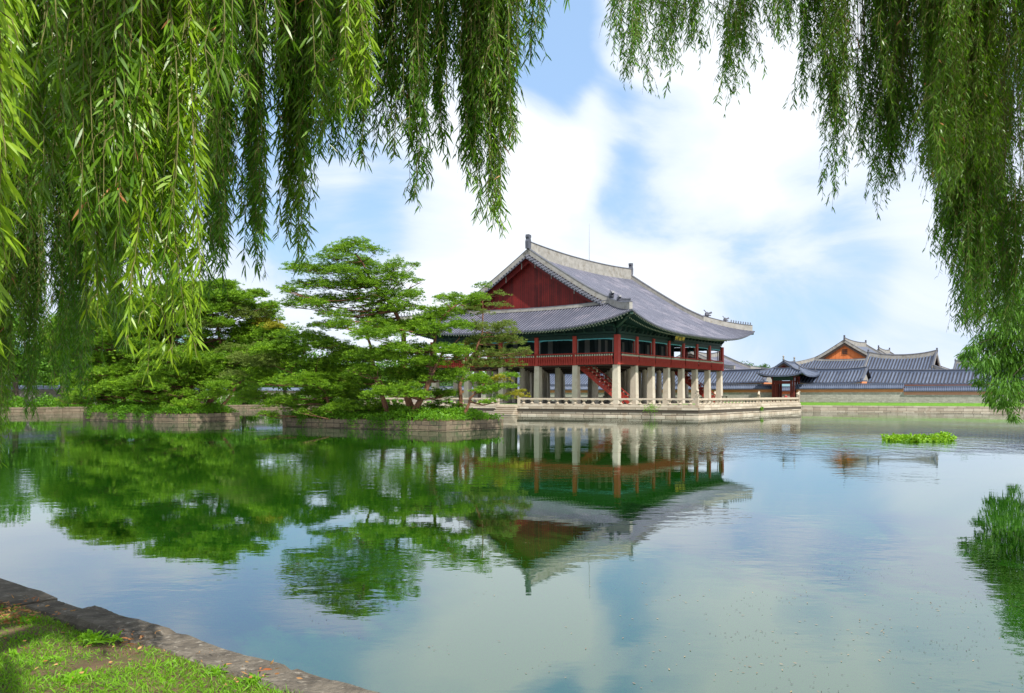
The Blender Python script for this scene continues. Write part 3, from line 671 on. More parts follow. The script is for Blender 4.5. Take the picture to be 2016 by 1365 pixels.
# stairs: two red wooden flights
def stairs(x, w_=1.9):
    st = MB(); n_ = 17
    for k in range(n_):
        y = .5+6.0*k/n_; z = TZ+(Z1+.1-TZ)*(k+1)/n_; st.box(x-w_/2, x+w_/2, y, y+.37, z-.06, z)
    r = empty('staircase'); r.parent = pav; st.build('steps', M['darkwood'], r)
    for sx in (-1, 1):
        g = MB(); X = x+sx*w_/2; g.bar((X, -.1, TZ+.05), (X, 6.6, Z1+.2), .1, .42, 0, .6, up=(0, -1, 1))
        g.build('stringer', M['redrail'], r)
        g = MB()
        for k in range(12):
            y = .2+k*.56; z = TZ+.3+(Z1-TZ)*(y+.1)/6.7; g.box(X-.045, X+.045, y-.045, y+.045, z-.1, z+.80, 0, .7)
            g.box(X-.05, X+.05, y+.08, y+.46, z+.32, z+.62, 0, .3) if k < 11 else None
            g.box(X-.06, X+.06, y-.06, y+.06, z+.56, z+.66, 1, .9)
        g.bar((X, 0, TZ+1.15), (X, 6.5, Z1+1.1), .1, .1, 0, .4)
        g.build('handrail', [M['redrail'], M['rafter_end']], r)
stairs(2.5); stairs(31.9)
# ------------------------------------------------------------------ terrace island
ter = tag(empty('stone_terrace', (0, 0, 0), ROT), 'pale granite block terrace standing in the pond beneath the pavilion', 'terrace')
TU0, TU1, TV0, TV1 = 90.7, 129.5, 36.5, 88.0
def blockwall_part(p0, p1, sgn, name='retaining_wall'):
    g = MB(); block_wall(g, p0, p1, -.3, .78, 2, 1.35, sgn=sgn, depth=.6, batter=.01, gap=.065); g.build(name, [M['stone'], M['joint']], ter)
    g = MB(); d = (np.array(p1)-np.array(p0)); d = d/np.linalg.norm(d); nn = np.array([d[1], -d[0]])*sgn*.08
    block_wall(g, np.array(p0)+nn, np.array(p1)+nn, .79, 1.05, 1, 1.7, sgn=sgn, depth=.7, jit=.004, rnd_h=False, gap=.045)
    block_wall(g, np.array(p0)-nn*.3, np.array(p1)-nn*.3, 1.06, TZ+.012, 1, 1.5, sgn=sgn, depth=.55, jit=.004, rnd_h=False); g.build('coping', [M['stone'], M['joint']], ter)
blockwall_part((TU0, TV0), (TU0, TV1), -1); blockwall_part((TU0, TV0), (TU1, TV0), 1); blockwall_part((TU0, TV1), (TU1, TV1), -1); blockwall_part((TU1, TV0), (TU1, TV1), 1)
g = MB(); g.box(TU0+.05, TU1-.05, TV0+.05, TV1-.05, -1.4, TZ-.004, 0); g.build('paving', M['pave'], ter)
g = MB()
for (a_, b_, c_, d_) in ((TU0+1.3, TU0+3.4, TV0+1.3, TV1-2), (TU0+3.4, TU1-2, TV0+1.3, TV0+8.0)): g.box(a_, b_, c_, d_, TZ-.05, TZ+.03)
g.build('lawn_bed', M['lawn'], ter)
# balustrade: handrail, lotus-shaped balusters, posts
bal = tag(empty('stone_balustrade', (0, 0, 0), ROT), 'low carved granite balustrade with lotus balusters round the terrace rim', 'balustrade')
def lotus(g_): 
    pass
lot = MB(); lot.lathe([(.22, 0), (.27, .06), (.13, .16), (.085, .25), (.14, .35), (.30, .46), (.32, .50)], (0, 0, 0), 8); 
lotme = None
def baluster(x, y):
    global lotme
    if lotme is None:
        o = lot.build('baluster', M['stone'], bal, (x, y, TZ+.10)); lotme = o.data; return
    o = bpy.data.objects.new('baluster', lotme); COL.objects.link(o); o.parent = bal; o.location = (x, y, TZ+.10)
nbal = 0; more = MB()
def bal_run(x0, y0, x1, y1):
    global nbal
    L = math.hypot(x1-x0, y1-y0); n_ = max(1, round(L/1.2)); dx, dy = (x1-x0)/L, (y1-y0)/L
    g = MB(); g.bar((x0, y0, TZ+.67), (x1, y1, TZ+.67), .22, .15, 0, .7); g.bar((x0, y0, TZ+.72), (x1, y1, TZ+.72), .14, .14, 0, .9); g.build('handrail', M['stone'], bal)
    g = MB(); g.bar((x0, y0, TZ+.055), (x1, y1, TZ+.055), .34, .13, 0, .5); g.build('base_rail', M['stone'], bal)
    for k in range(n_):
        s = L*(k+.5)/n_
        if nbal < 96: baluster(x0+dx*s, y0+dy*s); nbal += 1
        else: more.lathe([(.22, 0), (.27, .06), (.13, .16), (.085, .25), (.14, .35), (.30, .46), (.32, .50)], (x0+dx*s, y0+dy*s, TZ+.10), 8)
def post(x, y, top=.98):
    g = MB(); g.box(x-.17, x+.17, y-.17, y+.17, TZ, TZ+top); g.box(x-.21, x+.21, y-.21, y+.21, TZ+top, TZ+top+.07); g.build('corner_post', M['stone'], bal)
bi = .28
bal_run(TU0+bi, TV0+bi+.2, TU0+bi, V_P+10.9); bal_run(TU0+bi+.2, TV0+bi, TU1-bi-.2, TV0+bi); bal_run(TU0+bi, V_P+14.3, TU0+bi, TV1-bi)
bal_run(TU1-bi, TV0+bi+.2, TU1-bi, TV0+6); bal_run(TU1-bi, TV0+13, TU1-bi, TV0+26); bal_run(TU1-bi, TV0+32, TU1-bi, TV1-bi)
for x, y in ((TU0+bi, TV0+bi), (TU1-bi, TV0+bi), (TU0+bi, V_P+10.95), (TU0+bi, V_P+14.2), (TU1-bi, TV0+6.1), (TU1-bi, TV0+12.9), (TU1-bi, TV0+26.1), (TU1-bi, TV0+31.9)): post(x, y)
if more.v: tag(more.build('baluster', M['stone'], bal), kind='stuff')
# guardian beasts sitting on posts
def beast(u, v, z, face, label):
    o = MB(); s = 1.0
    o.lathe([(.20, 0), (.24, .08), (.23, .20), (.17, .34), (.12, .42)], (0, 0, 0), 10)
    body = MB()
    body.tube([(-.16, 0, .10), (-.12, 0, .26), (.02, 0, .40), (.10, 0, .52)], [.17, .18, .15, .12], 9)
    body.tube([(.06, 0, .50), (.16, 0, .58), (.27, 0, .55)], [.13, .14, .08], 9)
    for q in (-.08, .08):
        body.tube([(.10, q, .38), (.16, q, .18), (.17, q, .03)], [.06, .05, .055], 6); body.tube([(-.10, q*1.6, .20), (.02, q*1.9, .12), (.06, q*1.8, .03)], [.09, .07, .05], 6)
        body.tube([(.10, q*1.1, .66), (.08, q*1.4, .74)], [.04, .015], 5)
    body.tube([(-.28, 0, .15), (-.34, 0, .32), (-.26, 0, .44)], [.05, .05, .02], 6)
    p = W(u, v, z); t_ = body.build('guardian_statue', M['stone'], None, p, ROT+face, smooth=True)
    tag(t_, label, 'statue', 'carved beasts on the balustrade posts')
pz = TZ+1.05
beast(TU0+bi, TV0+bi, pz, math.pi*1.25, 'small carved stone beast on the front corner post of the balustrade')
beast(TU1-bi, TV0+bi, pz, -math.pi/4, 'small carved stone beast on the post at the right end of the balustrade')
beast(TU1-bi, TV0+6.1, pz, 0, 'small carved stone beast on a post just left of the gateway')
beast(TU1-bi, TV0+12.9, pz, 0, 'small carved stone beast on a far post right of the last stone pillar')
# steps down to the water
g = MB()
for k in range(5):
    x_ = TU0-.1-.24*(5-k); z_ = .14+.235*k; g.box(x_, TU0+.2+.01*k, V_P+11.05+.012*k, V_P+13.95-.012*k, -.4, z_-.07, 0, .05); g.box(x_-.07, TU0+.2+.01*k, V_P+11.0+.012*k, V_P+14.0-.012*k, z_-.068, z_, 0, .95)
tag(g.build('water_steps', M['stone'], None, (0, 0, 0), ROT), 'pale stone steps going down from the terrace into the pond beside the pine island', 'steps')
# plants rooted in the terrace wall
def weed_on_wall(u, v, z, s, n_, label):
    P = np.tile(np.array(W(u, v, z)), (n_, 1))+NR.normal(size=(n_, 3))*s*np.array([.9, .9, .55]); D = unit(NR.normal(size=(n_, 3))+np.array([0, 0, .2]))
    tag(leaves_mesh('wall_weed', P, D, NR.uniform(.12, .3, n_), NR.uniform(.05, .1, n_), M['shrub'], NR.random(n_), droop=.3), label, 'weed')
weed_on_wall(TU0-.15, TV0+5.5, .95, .55, 260, 'green weed hanging from the terrace coping left of the corner post')
weed_on_wall(TU0+20.5, TV0-.15, .8, .15, 120, 'small yellowish weed on the terrace wall near its right end')
# little footbridge slabs from the terrace to the bank
for v0, lb in ((TV0+6.3, 'stone slab bridge from the terrace to the bank in front of the gateway'), (TV0+26.3, 'stone slab bridge from the terrace to the bank behind the pavilion')):
    g = MB(); g.box(TU1-.1, U1+1.2, v0+.1, v0+5.4 if v0 > TV0+20 else v0+6.4, TZ-.42, TZ-.1, 0)
    for k in range(3): g.box(TU1+1.5+k*2.6, TU1+2.0+k*2.6, v0+.6, v0+4.9, -1.4, TZ-.42, 0)
    tag(g.build('stone_bridge', M['stone'], None, (0, 0, 0), ROT), lb, 'bridge')
# ------------------------------------------------------------------ palace wall, gate and halls beyond
def tiled_wall(v0, v1, u, ztop, band, mband, label, cat='wall'):
    r = tag(empty('palace_wall', (0, 0, 0), ROT), label, cat)
    zb = ztop-.62
    g = MB(); n_ = int((v1-v0)/.42)
    g.box(u-.28, u+.28, v0, v1, GZ-.05, zb-band, 1, .5)
    z = GZ; h = (zb-band-GZ)/9
    for c in range(9):
        y = v0+(0 if c % 2 else .2)
        while y < v1:
            y2 = min(v1, y+R_.uniform(.34, .48)); g.add([(u-.30, y+.012, z+.012), (u-.30, y2-.012, z+.012), (u-.30, y2-.012, z+h-.012), (u-.30, y+.012, z+h-.012)], [(3, 2, 1, 0)], 0); y = y2
        z += h
    g.build('brickwork', [M['brick_grey'], M['plaster']], r)
    g = MB(); g.box(u-.29, u+.29, v0, v1, zb-band, zb, 0, .5)
    z = zb-band
    for c in range(4):
        y = v0
        while y < v1:
            y2 = min(v1, y+.6); g.add([(u-.305, y+.01, z+.01), (u-.305, y2-.01, z+.01), (u-.305, y2-.01, z+band/4-.01), (u-.305, y+.01, z+band/4-.01)], [(3, 2, 1, 0)], 0); y = y2
        z += band/4
    g.build('brick_band', mband, r)
    g = MB(); g.grid([[(u-.62, v0, zb), (u-.62, v1, zb)], [(u, v0, ztop-.1), (u, v1, ztop-.1)], [(u+.62, v0, zb), (u+.62, v1, zb)]], 0, .4)
    g.grid([[(u-.60, v0, zb-.02), (u-.60, v1, zb-.02)], [(u-.62, v0, zb-.12), (u-.62, v1, zb-.12)], [(u-.28, v0, zb-.15), (u-.28, v1, zb-.15)]], 0, .3)
    k = 0; y = v0+.1
    while y < v1:
        for sx in (-1, 1):
            g.add([(u+sx*.66, y-.07, zb+.0), (u+sx*.66, y+.07, zb+.0), (u+sx*.05, y+.07, ztop-.04), (u+sx*.05, y-.07, ztop-.04), (u+sx*.66, y, zb+.10), (u+sx*.05, y, ztop+.05)], [(0, 4, 5, 3), (4, 1, 2, 5), (0, 1, 4)], 0)
        y += .30
    g.box(u-.13, u+.13, v0, v1, ztop-.08, ztop+.12, 0, .3)
    g.build('wall_roof', M['tile_blue'], r)
    return r
UW = 143.2
VG0, VG1 = 41.0, 44.5
v_seg = 25.0
tiled_wall(v_seg, VG0, UW, 4.15, .62, M['orange'], 'grey brick palace wall with orange band, between the gateway and the lower pinkish wall')
tiled_wall(-62, v_seg, UW, 3.75, .62, M['pink'], 'slightly lower grey brick wall with faded pink band at the far right')
tiled_wall(VG1, 150, UW, 4.15, .62, M['orange'], 'grey brick palace wall with orange band, left of the gateway behind the pavilion')
tiled_wall(-40, 90, UW+14, 3.9, .62, M['orange'], 'inner palace wall with orange band glimpsed through the open gateway')
# walls of the left (far) bank
lw = tag(empty('palace_wall', (0, 0, 0), ROT), 'long grey brick wall on the left bank behind the pine islands', 'wall')
g = MB(); g.box(20, U1+5, V1+11, V1+11.5, GZ, 3.3); z = GZ
for c in range(9):
    x = 20
    while x < U1+5:
        x2 = x+R_.uniform(.5, .75); g.add([(x+.015, V1+10.98, z+.015), (x2-.015, V1+10.98, z+.015), (x2-.015, V1+10.98, z+.25), (x+.015, V1+10.98, z+.25)], [(0, 1, 2, 3)], 0); x = x2
    z += .265
g.build('brickwork', M['brick_grey'], lw)
g = MB(); g.grid([[(20, V1+10.6, 3.3), (U1+5, V1+10.6, 3.3)], [(20, V1+11.25, 3.85), (U1+5, V1+11.25, 3.85)], [(20, V1+11.9, 3.3), (U1+5, V1+11.9, 3.3)], [(20, V1+10.6, 3.3), (U1+5, V1+10.6, 3.3)]], 0); g.build('wall_roof', M['tile_blue'], lw)
def hall(name, center, b, a, e, ze, slope, curve, lift, gu, rot, rh, sh, label, cat, gm=None, tile='tile_blue', zfloor=None, wallm='darkwood', rib=.58, rr=.16, group=None, rl=.35, roofname='roof', orn=True):
    """a hall whose ridge runs along local x, centred on the point center = (x, y)"""
    c_, s_ = math.cos(rot), math.sin(rot); ox = center[0]-(c_*b/2-s_*a/2); oy = center[1]-(s_*b/2+c_*a/2)
    r = tag(empty(name, (ox, oy, 0), rot), label, cat, group)
    R = Roof(b, a, e, ze, slope, curve, lift, gu, p=3, rl=rl)
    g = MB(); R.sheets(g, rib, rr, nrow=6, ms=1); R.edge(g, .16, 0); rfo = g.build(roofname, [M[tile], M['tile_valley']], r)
    R.ridges(rfo, rh, .35, sh, .28, [M['plaster'] if rh > .5 else M['tile_blue'], M['tile']], orn)
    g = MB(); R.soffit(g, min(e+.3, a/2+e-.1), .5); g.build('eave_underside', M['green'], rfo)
    if gm:
        for sd_ in (0, 1): g = MB(); R.gable(g, .55, 0, .8, 0, sides=(sd_,)); g.build('gable_wall', [M[gm]], rfo)
        R.barge(rfo, M['darkwood'], .55)
    g = MB(); g.box(.0, b, 0, a, zfloor or GZ, ze+.35, 0); g.build('wall', M[wallm], r)
    for k in range(int(b/3)+1):
        for y in (0, a):
            g = MB(); x = b*k/int(b/3); g.box(x-.15, x+.15, y-.15, y+.15, zfloor or GZ, ze+.3); g.build('post', M['redpost'], r)
    return r, R
RL = ROT+math.pi/2         # ridge parallel to LV
def ctr(px, d, du=0, dv=0): p = at(px, HY, d); return (p[0]+RV[0]*du+LV[0]*dv, p[1]+RV[1]*du+LV[1]*dv)
hA, RA = hall('palace_hall', ctr(1664, 200, 10), 24, 15.5, 2.6, 8.3, .47, .008, .9, 1.2, ROT, 1.0, .7, 'large hall with bright orange brick gable rising behind the gateway', 'hall', 'orange_gable')
hall('palace_hall', ctr(1768, 172, 4), 15.5, 11.5, 2.2, 5.6, .42, .012, .8, 1.4, RL, .75, .6, 'hall with curved white-capped ridge and blue-grey tiles, right of the orange gable', 'hall', 'darkwood', rl=.75)
hall('palace_hall', ctr(1728, 226, 8), 16, 10, 2.2, 9.2, .5, .012, .8, 1.0, ROT, .9, .6, 'farther roof whose pale gable peak shows just right of the orange gable', 'hall', 'plaster')
hall('palace_hall', ctr(1388, 197, 0), 21.0, 18, 2.8, 6.5, .31, .005, 1.2, 1.8, ROT, .9, .7, 'big hall with purple-grey roof behind the right end of the pavilion', 'hall', 'darkwood', tile='tile_pale', rl=.7)
hall('palace_hall', ctr(1912, 180, 6), 9, 8, 1.6, 6.2, .42, .012, .5, .8, RL, .55, .5, 'small tiled hall roof at the far right half behind the willow', 'hall', 'darkwood')
hall('palace_hall', ctr(1120, 190, 4), 22, 11, 2.4, 6.2, .45, .008, .8, 1.5, RL, .7, .6, 'hall roof glimpsed between the stone pillars behind the pavilion', 'hall', 'darkwood')
g = MB(); xg = RA.gu+.42; zg = RA.ze+RA.h(RA.tg)+1.5
for k in range(4): g.box(xg-.02, xg+.03, RA.a/2-.5+k*.3, RA.a/2-.36+k*.3, zg, zg+1.1)
for k in range(3): g.box(xg-.04, xg-.021, RA.a/2-.55, RA.a/2+.6, zg+k*.48, zg+.14+k*.48)
g.build('gable_vent', M['darkwood'], hA)
# corridors with plain gabled roofs
def corridor(v0, v1, u, ze, a, slope, label, tile='tile_blue'):
    r = tag(empty('corridor_building', (0, 0, 0), ROT), label, 'corridor')
    R = Roof(v1-v0, a, 1.0, ze, slope, .01, .35, 0.0); R.gu = -.3; R.tg = 0.0; R.dec = 3
    g = MB(); R.sheets(g, .54, .15, nrow=5, ms=1); R.edge(g, .16, 0)
    rfo = g.build('roof', [M[tile], M['tile_valley']], r); c = W(u, v0); rfo.location = (u+a/2, v0, 0); rfo.rotation_euler = (0, 0, math.pi/2)
    R.ridges(rfo, .38, .3, .32, .3, [M['tile_blue'], M['tile']], False, False)
    g = MB(); g.box(u-a/2, u+a/2, v0, v1, GZ, ze+.2); g.add([(u-a/2, v0, ze+.2), (u+a/2, v0, ze+.2), (u, v0, ze+slope*a/2+.4)], [(0, 1, 2)], 1); g.add([(u-a/2, v1, ze+.2), (u+a/2, v1, ze+.2), (u, v1, ze+slope*a/2+.4)], [(0, 1, 2)], 1)
    g.build('wall', [M['orange'], M['plaster']], r)
    g = MB()
    y = v0+.4
    while y < v1: g.box(u-a/2-.85, u-a/2, y-.06, y+.06, ze-.12, ze+.02, 0); y += .4
    g.build('eave_rafters', M['rafter_end'], r)
corridor(48.5, 100, 152.5, 4.45, 5.0, .52, 'long tiled corridor roof behind the wall, left of the gateway')
corridor(32.2, 42.0, 151.0, 4.45, 5.0, .52, 'short tiled corridor roof just right of the gateway')
corridor(3.0, 32.8, 155.5, 4.25, 5.0, .50, 'long tiled corridor roof below the white-ridged hall')
corridor(-50, 2.6, 154.0, 4.05, 5.0, .50, 'far right tiled corridor roof disappearing behind the willow')
# gateway: roof with its gable towards the pond
gw = tag(empty('gateway', W(UW-1.6, VG0, 0), ROT), 'small red-posted palace gateway with a steep tiled roof and open doors', 'gateway')
GA = VG1-VG0; GB = 6.6
for x in (.2, 3.0):
    for y in (.1, .5, GA-.5, GA-.1):
        g = MB(); g.box(x-.15, x+.15, y-.15, y+.15, GZ, 5.5); g.build('post', M['gate_red'], gw)
g = MB(); g.box(.1, .32, .5, GA-.5, 4.25, 4.75, 0); g.build('lintel', M['gate_red'], gw)
g = MB(); g.box(.02, .30, .1, GA-.1, 4.80, 5.45, 0); g.build('painted_beam', M['green'], gw)
g = MB(); g.box(.0, .05, .6, GA-.6, 4.9, 5.3, 0); g.build('painted_panel', M['rafter'], gw)
for y, q in ((.62, 1), (GA-.62, -1)):
    g = MB(); g.box(.4, 1.1, y-.05, y+.05, GZ+.1, 4.25); g.build('door', M['gate_red'], gw)
Rg = Roof(GB, GA, 1.9, 5.55, .44, .03, .55, .3, p=2.6, rl=.2)
g = MB(); Rg.sheets(g, .48, .14, nrow=5, ms=1); Rg.edge(g, .16, 0); gr = g.build('roof', [M['tile_blue'], M['tile_valley']], gw)
Rg.ridges(gr, .35, .26, .30, .26, [M['tile_blue'], M['tile']], False); 
for sd_ in (0, 1): g = MB(); Rg.gable(g, .4, 0, .5, 0, sides=(sd_,)); g.build('gable_wall', [M['redwood']], gr)
Rg.barge(gr, M['darkwood'], .3)
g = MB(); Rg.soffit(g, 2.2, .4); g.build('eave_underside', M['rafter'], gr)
for x in (.3, GB-.3):
    g = MB(); g.lathe([(.10, 0), (.16, .15), (.1, .4), (.2, .55), (.05, .75)], (x, GA/2, Rg.zx(x, Rg.T)+.35), 7); g.build('ridge_end_ornament', M['plaster'], gr)
for sx in (0, 1):
    for sy in (0, 1):
        x = (-1.2 if sx == 0 else GB+1.2); y = (-1.2 if sy == 0 else GA+1.2); z = Rg.zx(x, .8)+.4
        g = MB(); g.lathe([(.12, 0), (.15, .15), (.06, .45)], (x, y, z), 6); g.bar((x, y, z+.2), (x-.3, y, z+.5), .1, .1); g.build('dragon_head_ornament', M['tile'], gr)
# ------------------------------------------------------------------ people
def person(x, y, z, rz, top, label, h=1.7):
    r = h/1.7; me = bpy.data.meshes.new('person')
    J = [((0, 0, .95), .13), ((0, 0, 1.15), .125), ((0, 0, 1.38), .15), ((0, .01, 1.48), .06), ((0, .02, 1.56), .095), ((0, .01, 1.66), .08),
         ((-.09, 0, .88), .10), ((-.10, .02, .5), .065), ((-.10, -.02, .08), .045), ((-.10, .1, .03), .04), ((.09, 0, .88), .10), ((.10, -.02, .5), .065), ((.10, -.04, .08), .045), ((.10, .08, .03), .04),
         ((-.18, 0, 1.40), .06), ((-.23, -.02, 1.15), .045), ((-.22, .08, .92), .035), ((-.21, .12, .84), .03), ((.18, 0, 1.40), .06), ((.23, -.02, 1.15), .045), ((.20, .10, .95), .035), ((.19, .15, .88), .03)]
    E = [(0, 1), (1, 2), (2, 3), (3, 4), (4, 5), (0, 6), (6, 7), (7, 8), (8, 9), (0, 10), (10, 11), (11, 12), (12, 13), (2, 14), (14, 15), (15, 16), (16, 17), (2, 18), (18, 19), (19, 20), (20, 21)]
    me.from_pydata([tuple(c*r for c in j[0]) for j in J], E, []); o = bpy.data.objects.new('person', me); COL.objects.link(o)
    o.modifiers.new('s', 'SKIN'); o.modifiers.new('d', 'SUBSURF').render_levels = 1
    for i, j in enumerate(J): me.skin_vertices[0].data[i].radius = (j[1]*r, j[1]*r)
    me.skin_vertices[0].data[0].use_root = True
    bpy.context.view_layer.update(); dg = bpy.context.evaluated_depsgraph_get()
    m2 = bpy.data.meshes.new_from_object(o.evaluated_get(dg)); o.modifiers.clear(); o.data = m2
    m2.materials.clear()
    for m in (M['skin'], top, M['cloth_dark'], M['hair']): m2.materials.append(m)
    for p in m2.polygons:
        zc = p.center.z/r; xc = abs(p.center.x)/r
        p.material_index = 2 if zc < .96 and xc < .17 else 1 if zc < 1.46 and (zc > 1.0) else 3 if (zc > 1.6 or (zc > 1.52 and p.center.y < 0)) else 0
        p.use_smooth = True
    a = m2.attributes.new('rnd', 'FLOAT', 'FACE'); a.data.foreach_set('value', [.5]*len(m2.polygons))
    o.location = (x, y, z); o.rotation_euler = (0, 0, rz); tag(o, label, 'person')
p = W(UW-2.6, VG0+1.0, 0); person(p[0], p[1], GZ, 2.4, M['cloth_red'], 'person in a red top and dark trousers standing in the gateway by its right post')
# ------------------------------------------------------------------ foliage makers
def pad_leaves(pads, dens, ln, wd, up=.55):
    """pads: (x, y, z, rx, rz, n-scale, kind) flattened needle clouds; returns arrays"""
    PP, DD, KK, RN = [], [], [], []
    for (x, y, z, rx, rz, q, kd) in pads:
        nt_ = max(8, int(dens*.72*rx*rx*q)); 
        ang = NR.random(nt_)*2*np.pi; lob = 1+.28*np.sin(ang*3+NR.random()*6)+.22*np.sin(ang*5+NR.random()*6)+.15*np.sin(ang*9+NR.random()*6)
        rr = np.sqrt(NR.random(nt_))*lob; c = np.stack([x+rx*rr*np.cos(ang), y+rx*rr*np.sin(ang), z+rz*(1-np.minimum(rr, 1.3)**2)*NR.uniform(.1, 1, nt_)-rz*.45*NR.random(nt_)], 1)
        c += NR.normal(size=c.shape)*np.array([.10, .10, .09])*rx
        k = 15
        cc = np.repeat(c, k, 0); d = NR.normal(size=(nt_*k, 3)); d[:, 2] = np.abs(d[:, 2])*up+.1
        rad = np.repeat(np.stack([np.cos(ang), np.sin(ang), 0*ang], 1)*np.minimum(rr, 1)[:, None]*.7, k, 0)
        d = unit(d+rad); PP.append(cc+d*.02); DD.append(d); KK.append(np.full(nt_*k, kd)); RN.append(np.clip(np.repeat(NR.random(nt_)**1.2, k)*.85+NR.random(nt_*k)*.15, 0, 1))
    return np.concatenate(PP), np.concatenate(DD), np.concatenate(KK), np.concatenate(RN)
def branch_pts(a, b, sag=.1, n_=6, wob=.08):
    a = Vector(a); b = Vector(b); L = (b-a).length; o1 = Vector((R_.uniform(-1, 1), R_.uniform(-1, 1), R_.uniform(-.6, .6)))*wob*L; o2 = Vector((R_.uniform(-1, 1), R_.uniform(-1, 1), R_.uniform(-.6, .6)))*wob*L
    pts = []
    for i in range(n_+1):
        t = i/n_; p = a.lerp(b, t)+o1*math.sin(math.pi*t)+o2*math.sin(2*math.pi*t)*.6; p.z -= sag*L*math.sin(math.pi*t)*.5; pts.append(p)
    return pts
def pine(trunks, pads, label, mats, dens=70, ln=.21, wd=.032, r0=.28, group='Korean red pines on the pond islands', name='pine_tree', cat='pine tree'):
    """trunks: list of point lists (first is the ground); pads: (x,y,z,rx,kind)"""
    base = trunks[0][0]; root = tag(empty(name, base), label, cat, group); inv = np.array(base)
    tp = []
    g = MB()
    for ti, tr in enumerate(trunks):
        pts = []
        for i in range(len(tr)-1):
            seg = branch_pts(tr[i], tr[i+1], 0, 4, .05); pts += seg[:-1] if i < len(tr)-2 else seg
        rb = r0*(1 if ti == 0 else .6); m_ = len(pts)
        rads = [rb*(1.35 if i == 0 else 1)*(1-.82*(i/(m_-1))**.9) for i in range(m_)]
        g.tube([Vector(p)-Vector(base) for p in pts], rads, 9); tp += [(Vector(p), rads[i]) for i, p in enumerate(pts)]
    g.build('trunk', M['bark'], root, smooth=True)
    # limbs: join each pad to the nearest suitable trunk point below it
    g = MB(); full = []
    for (x, y, z, rx, kd) in pads:
        c = Vector((x, y, z)); best = min(tp, key=lambda q: (q[0]-c).length+max(0, q[0].z-(z-.15))*4+(1.5 if q[0].z < tp[0][0].z+.8 else 0))
        pts = branch_pts(best[0], c-Vector((0, 0, .12*rx)), .12, 6, .10); r = min(best[1]*.6, .05+.018*(c-best[0]).length+.02*rx)
        g.tube([q-Vector(base) for q in pts], [r*(1-.75*i/6) for i in range(7)], 6)
        for k in range(5):
            an = R_.uniform(0, 6.28); e_ = c+Vector((math.cos(an)*rx*.75, math.sin(an)*rx*.75, R_.uniform(-.05, .12)*rx)); s_ = pts[R_.choice((4, 5, 6))]
            g.tube([q-Vector(base) for q in branch_pts(s_, e_, .05, 3, .08)], [r*.4, r*.3, r*.22, r*.1], 4)
        sub = max(2, int(rx*2.8))
        for s in range(sub+1):
            an = R_.uniform(0, 6.28); q = R_.uniform(.1, .75)*rx if s else 0
            full.append((x+q*math.cos(an), y+q*math.sin(an), z+R_.uniform(-.16, .14)*rx, rx*R_.uniform(.45, .68), rx*R_.uniform(.18, .32), 1, kd))
    g.build('limbs', M['bark'], root, smooth=True)
    P, D, K, RN_ = pad_leaves(full, dens, ln, wd)
    n_ = len(P); leaves_mesh('crown', P-inv, D, NR.uniform(.7, 1.2, n_)*ln, NR.uniform(.8, 1.3, n_)*wd, mats, RN_, root, fold=.3, mi=K.astype(int))
    return root
def px_pads(lst, d, spread=2.0, kd=0):
    out = []
    for it in lst:
        x, y, r = it[:3]; k = it[3] if len(it) > 3 else kd; dd = d+(it[4] if len(it) > 4 else R_.uniform(-spread, spread)); p = at(x, y, dd); out.append((*p, r/F*dd, k))
    return out
NM = [M['needle'], M['needle_y'], M['needle_gold']]
# ------------------------------------------------------------------ islands
def island(name, corner_px, d, Ll, Lr, h, label):
    p = at(corner_px, HY, d); u, v = UV(p[0], p[1])
    r = tag(empty(name, (p[0], p[1], 0), ROT), label, 'island')
    g = MB(); block_wall(g, (0, 0), (0, Ll), -.3, h, 3, .75, sgn=-1, depth=.35, batter=.015, jit=.015, gap=.04); block_wall(g, (0, 0), (Lr, 0), -.3, h, 3, .75, sgn=1, depth=.35, batter=.015, jit=.015, gap=.04)
    block_wall(g, (Lr, 0), (Lr, Ll), -.3, h, 3, .75, sgn=1, depth=.35); block_wall(g, (0, Ll), (Lr, Ll), -.3, h, 3, .75, sgn=-1, depth=.35)
    g.build('retaining_wall', [M['stone_old'], M['joint']], r)
    g = MB(); P = []
    for i in range(15):
        P.append([]) 
        for j in range(25):
            x, y = .1+(Lr-.2)*i/14, .1+(Ll-.2)*j/24; e_ = min(x, Lr-x, y, Ll-y); P[-1].append((x, y, h-.06+.55*(1-math.exp(-e_*.5))+R_.uniform(-.03, .03)))
    g.grid(P, 0, .5); g.build('earth', M['soil'], r, smooth=True)
    return u, v
def cover(u0, u1, v0, v1, z, n_, label, name='ground_cover'):
    uu = NR.uniform(u0, u1, n_); vv = NR.uniform(v0, v1, n_); fld = .5+.5*np.sin(uu*1.3+1)*np.sin(vv*.9+2); keep = NR.random(n_) < .35+.65*fld; uu, vv, fld = uu[keep], vv[keep], fld[keep]; n_ = len(uu)
    xy = uu[:, None]*RV+vv[:, None]*LV; hh = NR.random(n_)**1.2*(.18+.55*fld); e_ = np.minimum(np.minimum(uu-u0, u1-uu), np.minimum(vv-v0, v1-vv)); zb = z+.5*(1-np.exp(-e_*.5))
    P = np.column_stack([xy, zb+hh]); D = unit(NR.normal(size=(n_, 3))+np.array([0, 0, .35]))
    tag(leaves_mesh(name, P, D, NR.uniform(.10, .24, n_), NR.uniform(.05, .11, n_), M['shrub'], NR.random(n_), droop=.2), label, 'ground cover', kind='stuff')
u, v = island('pine_island', 878, 60.6, 16.4, 7.0, .70, 'near pond island with a mossy granite block wall, in front of the pavilion')
IA = (u, v); cover(u-.1, u+6.8, v-.1, v+16.4, .72, 42000, 'low bright green shrubs covering the near pine island')
u, v = island('pine_island', 350, 79.0, 15.2, 6.8, .80, 'left pond island with a dark mossy block wall, behind the hanging willow')
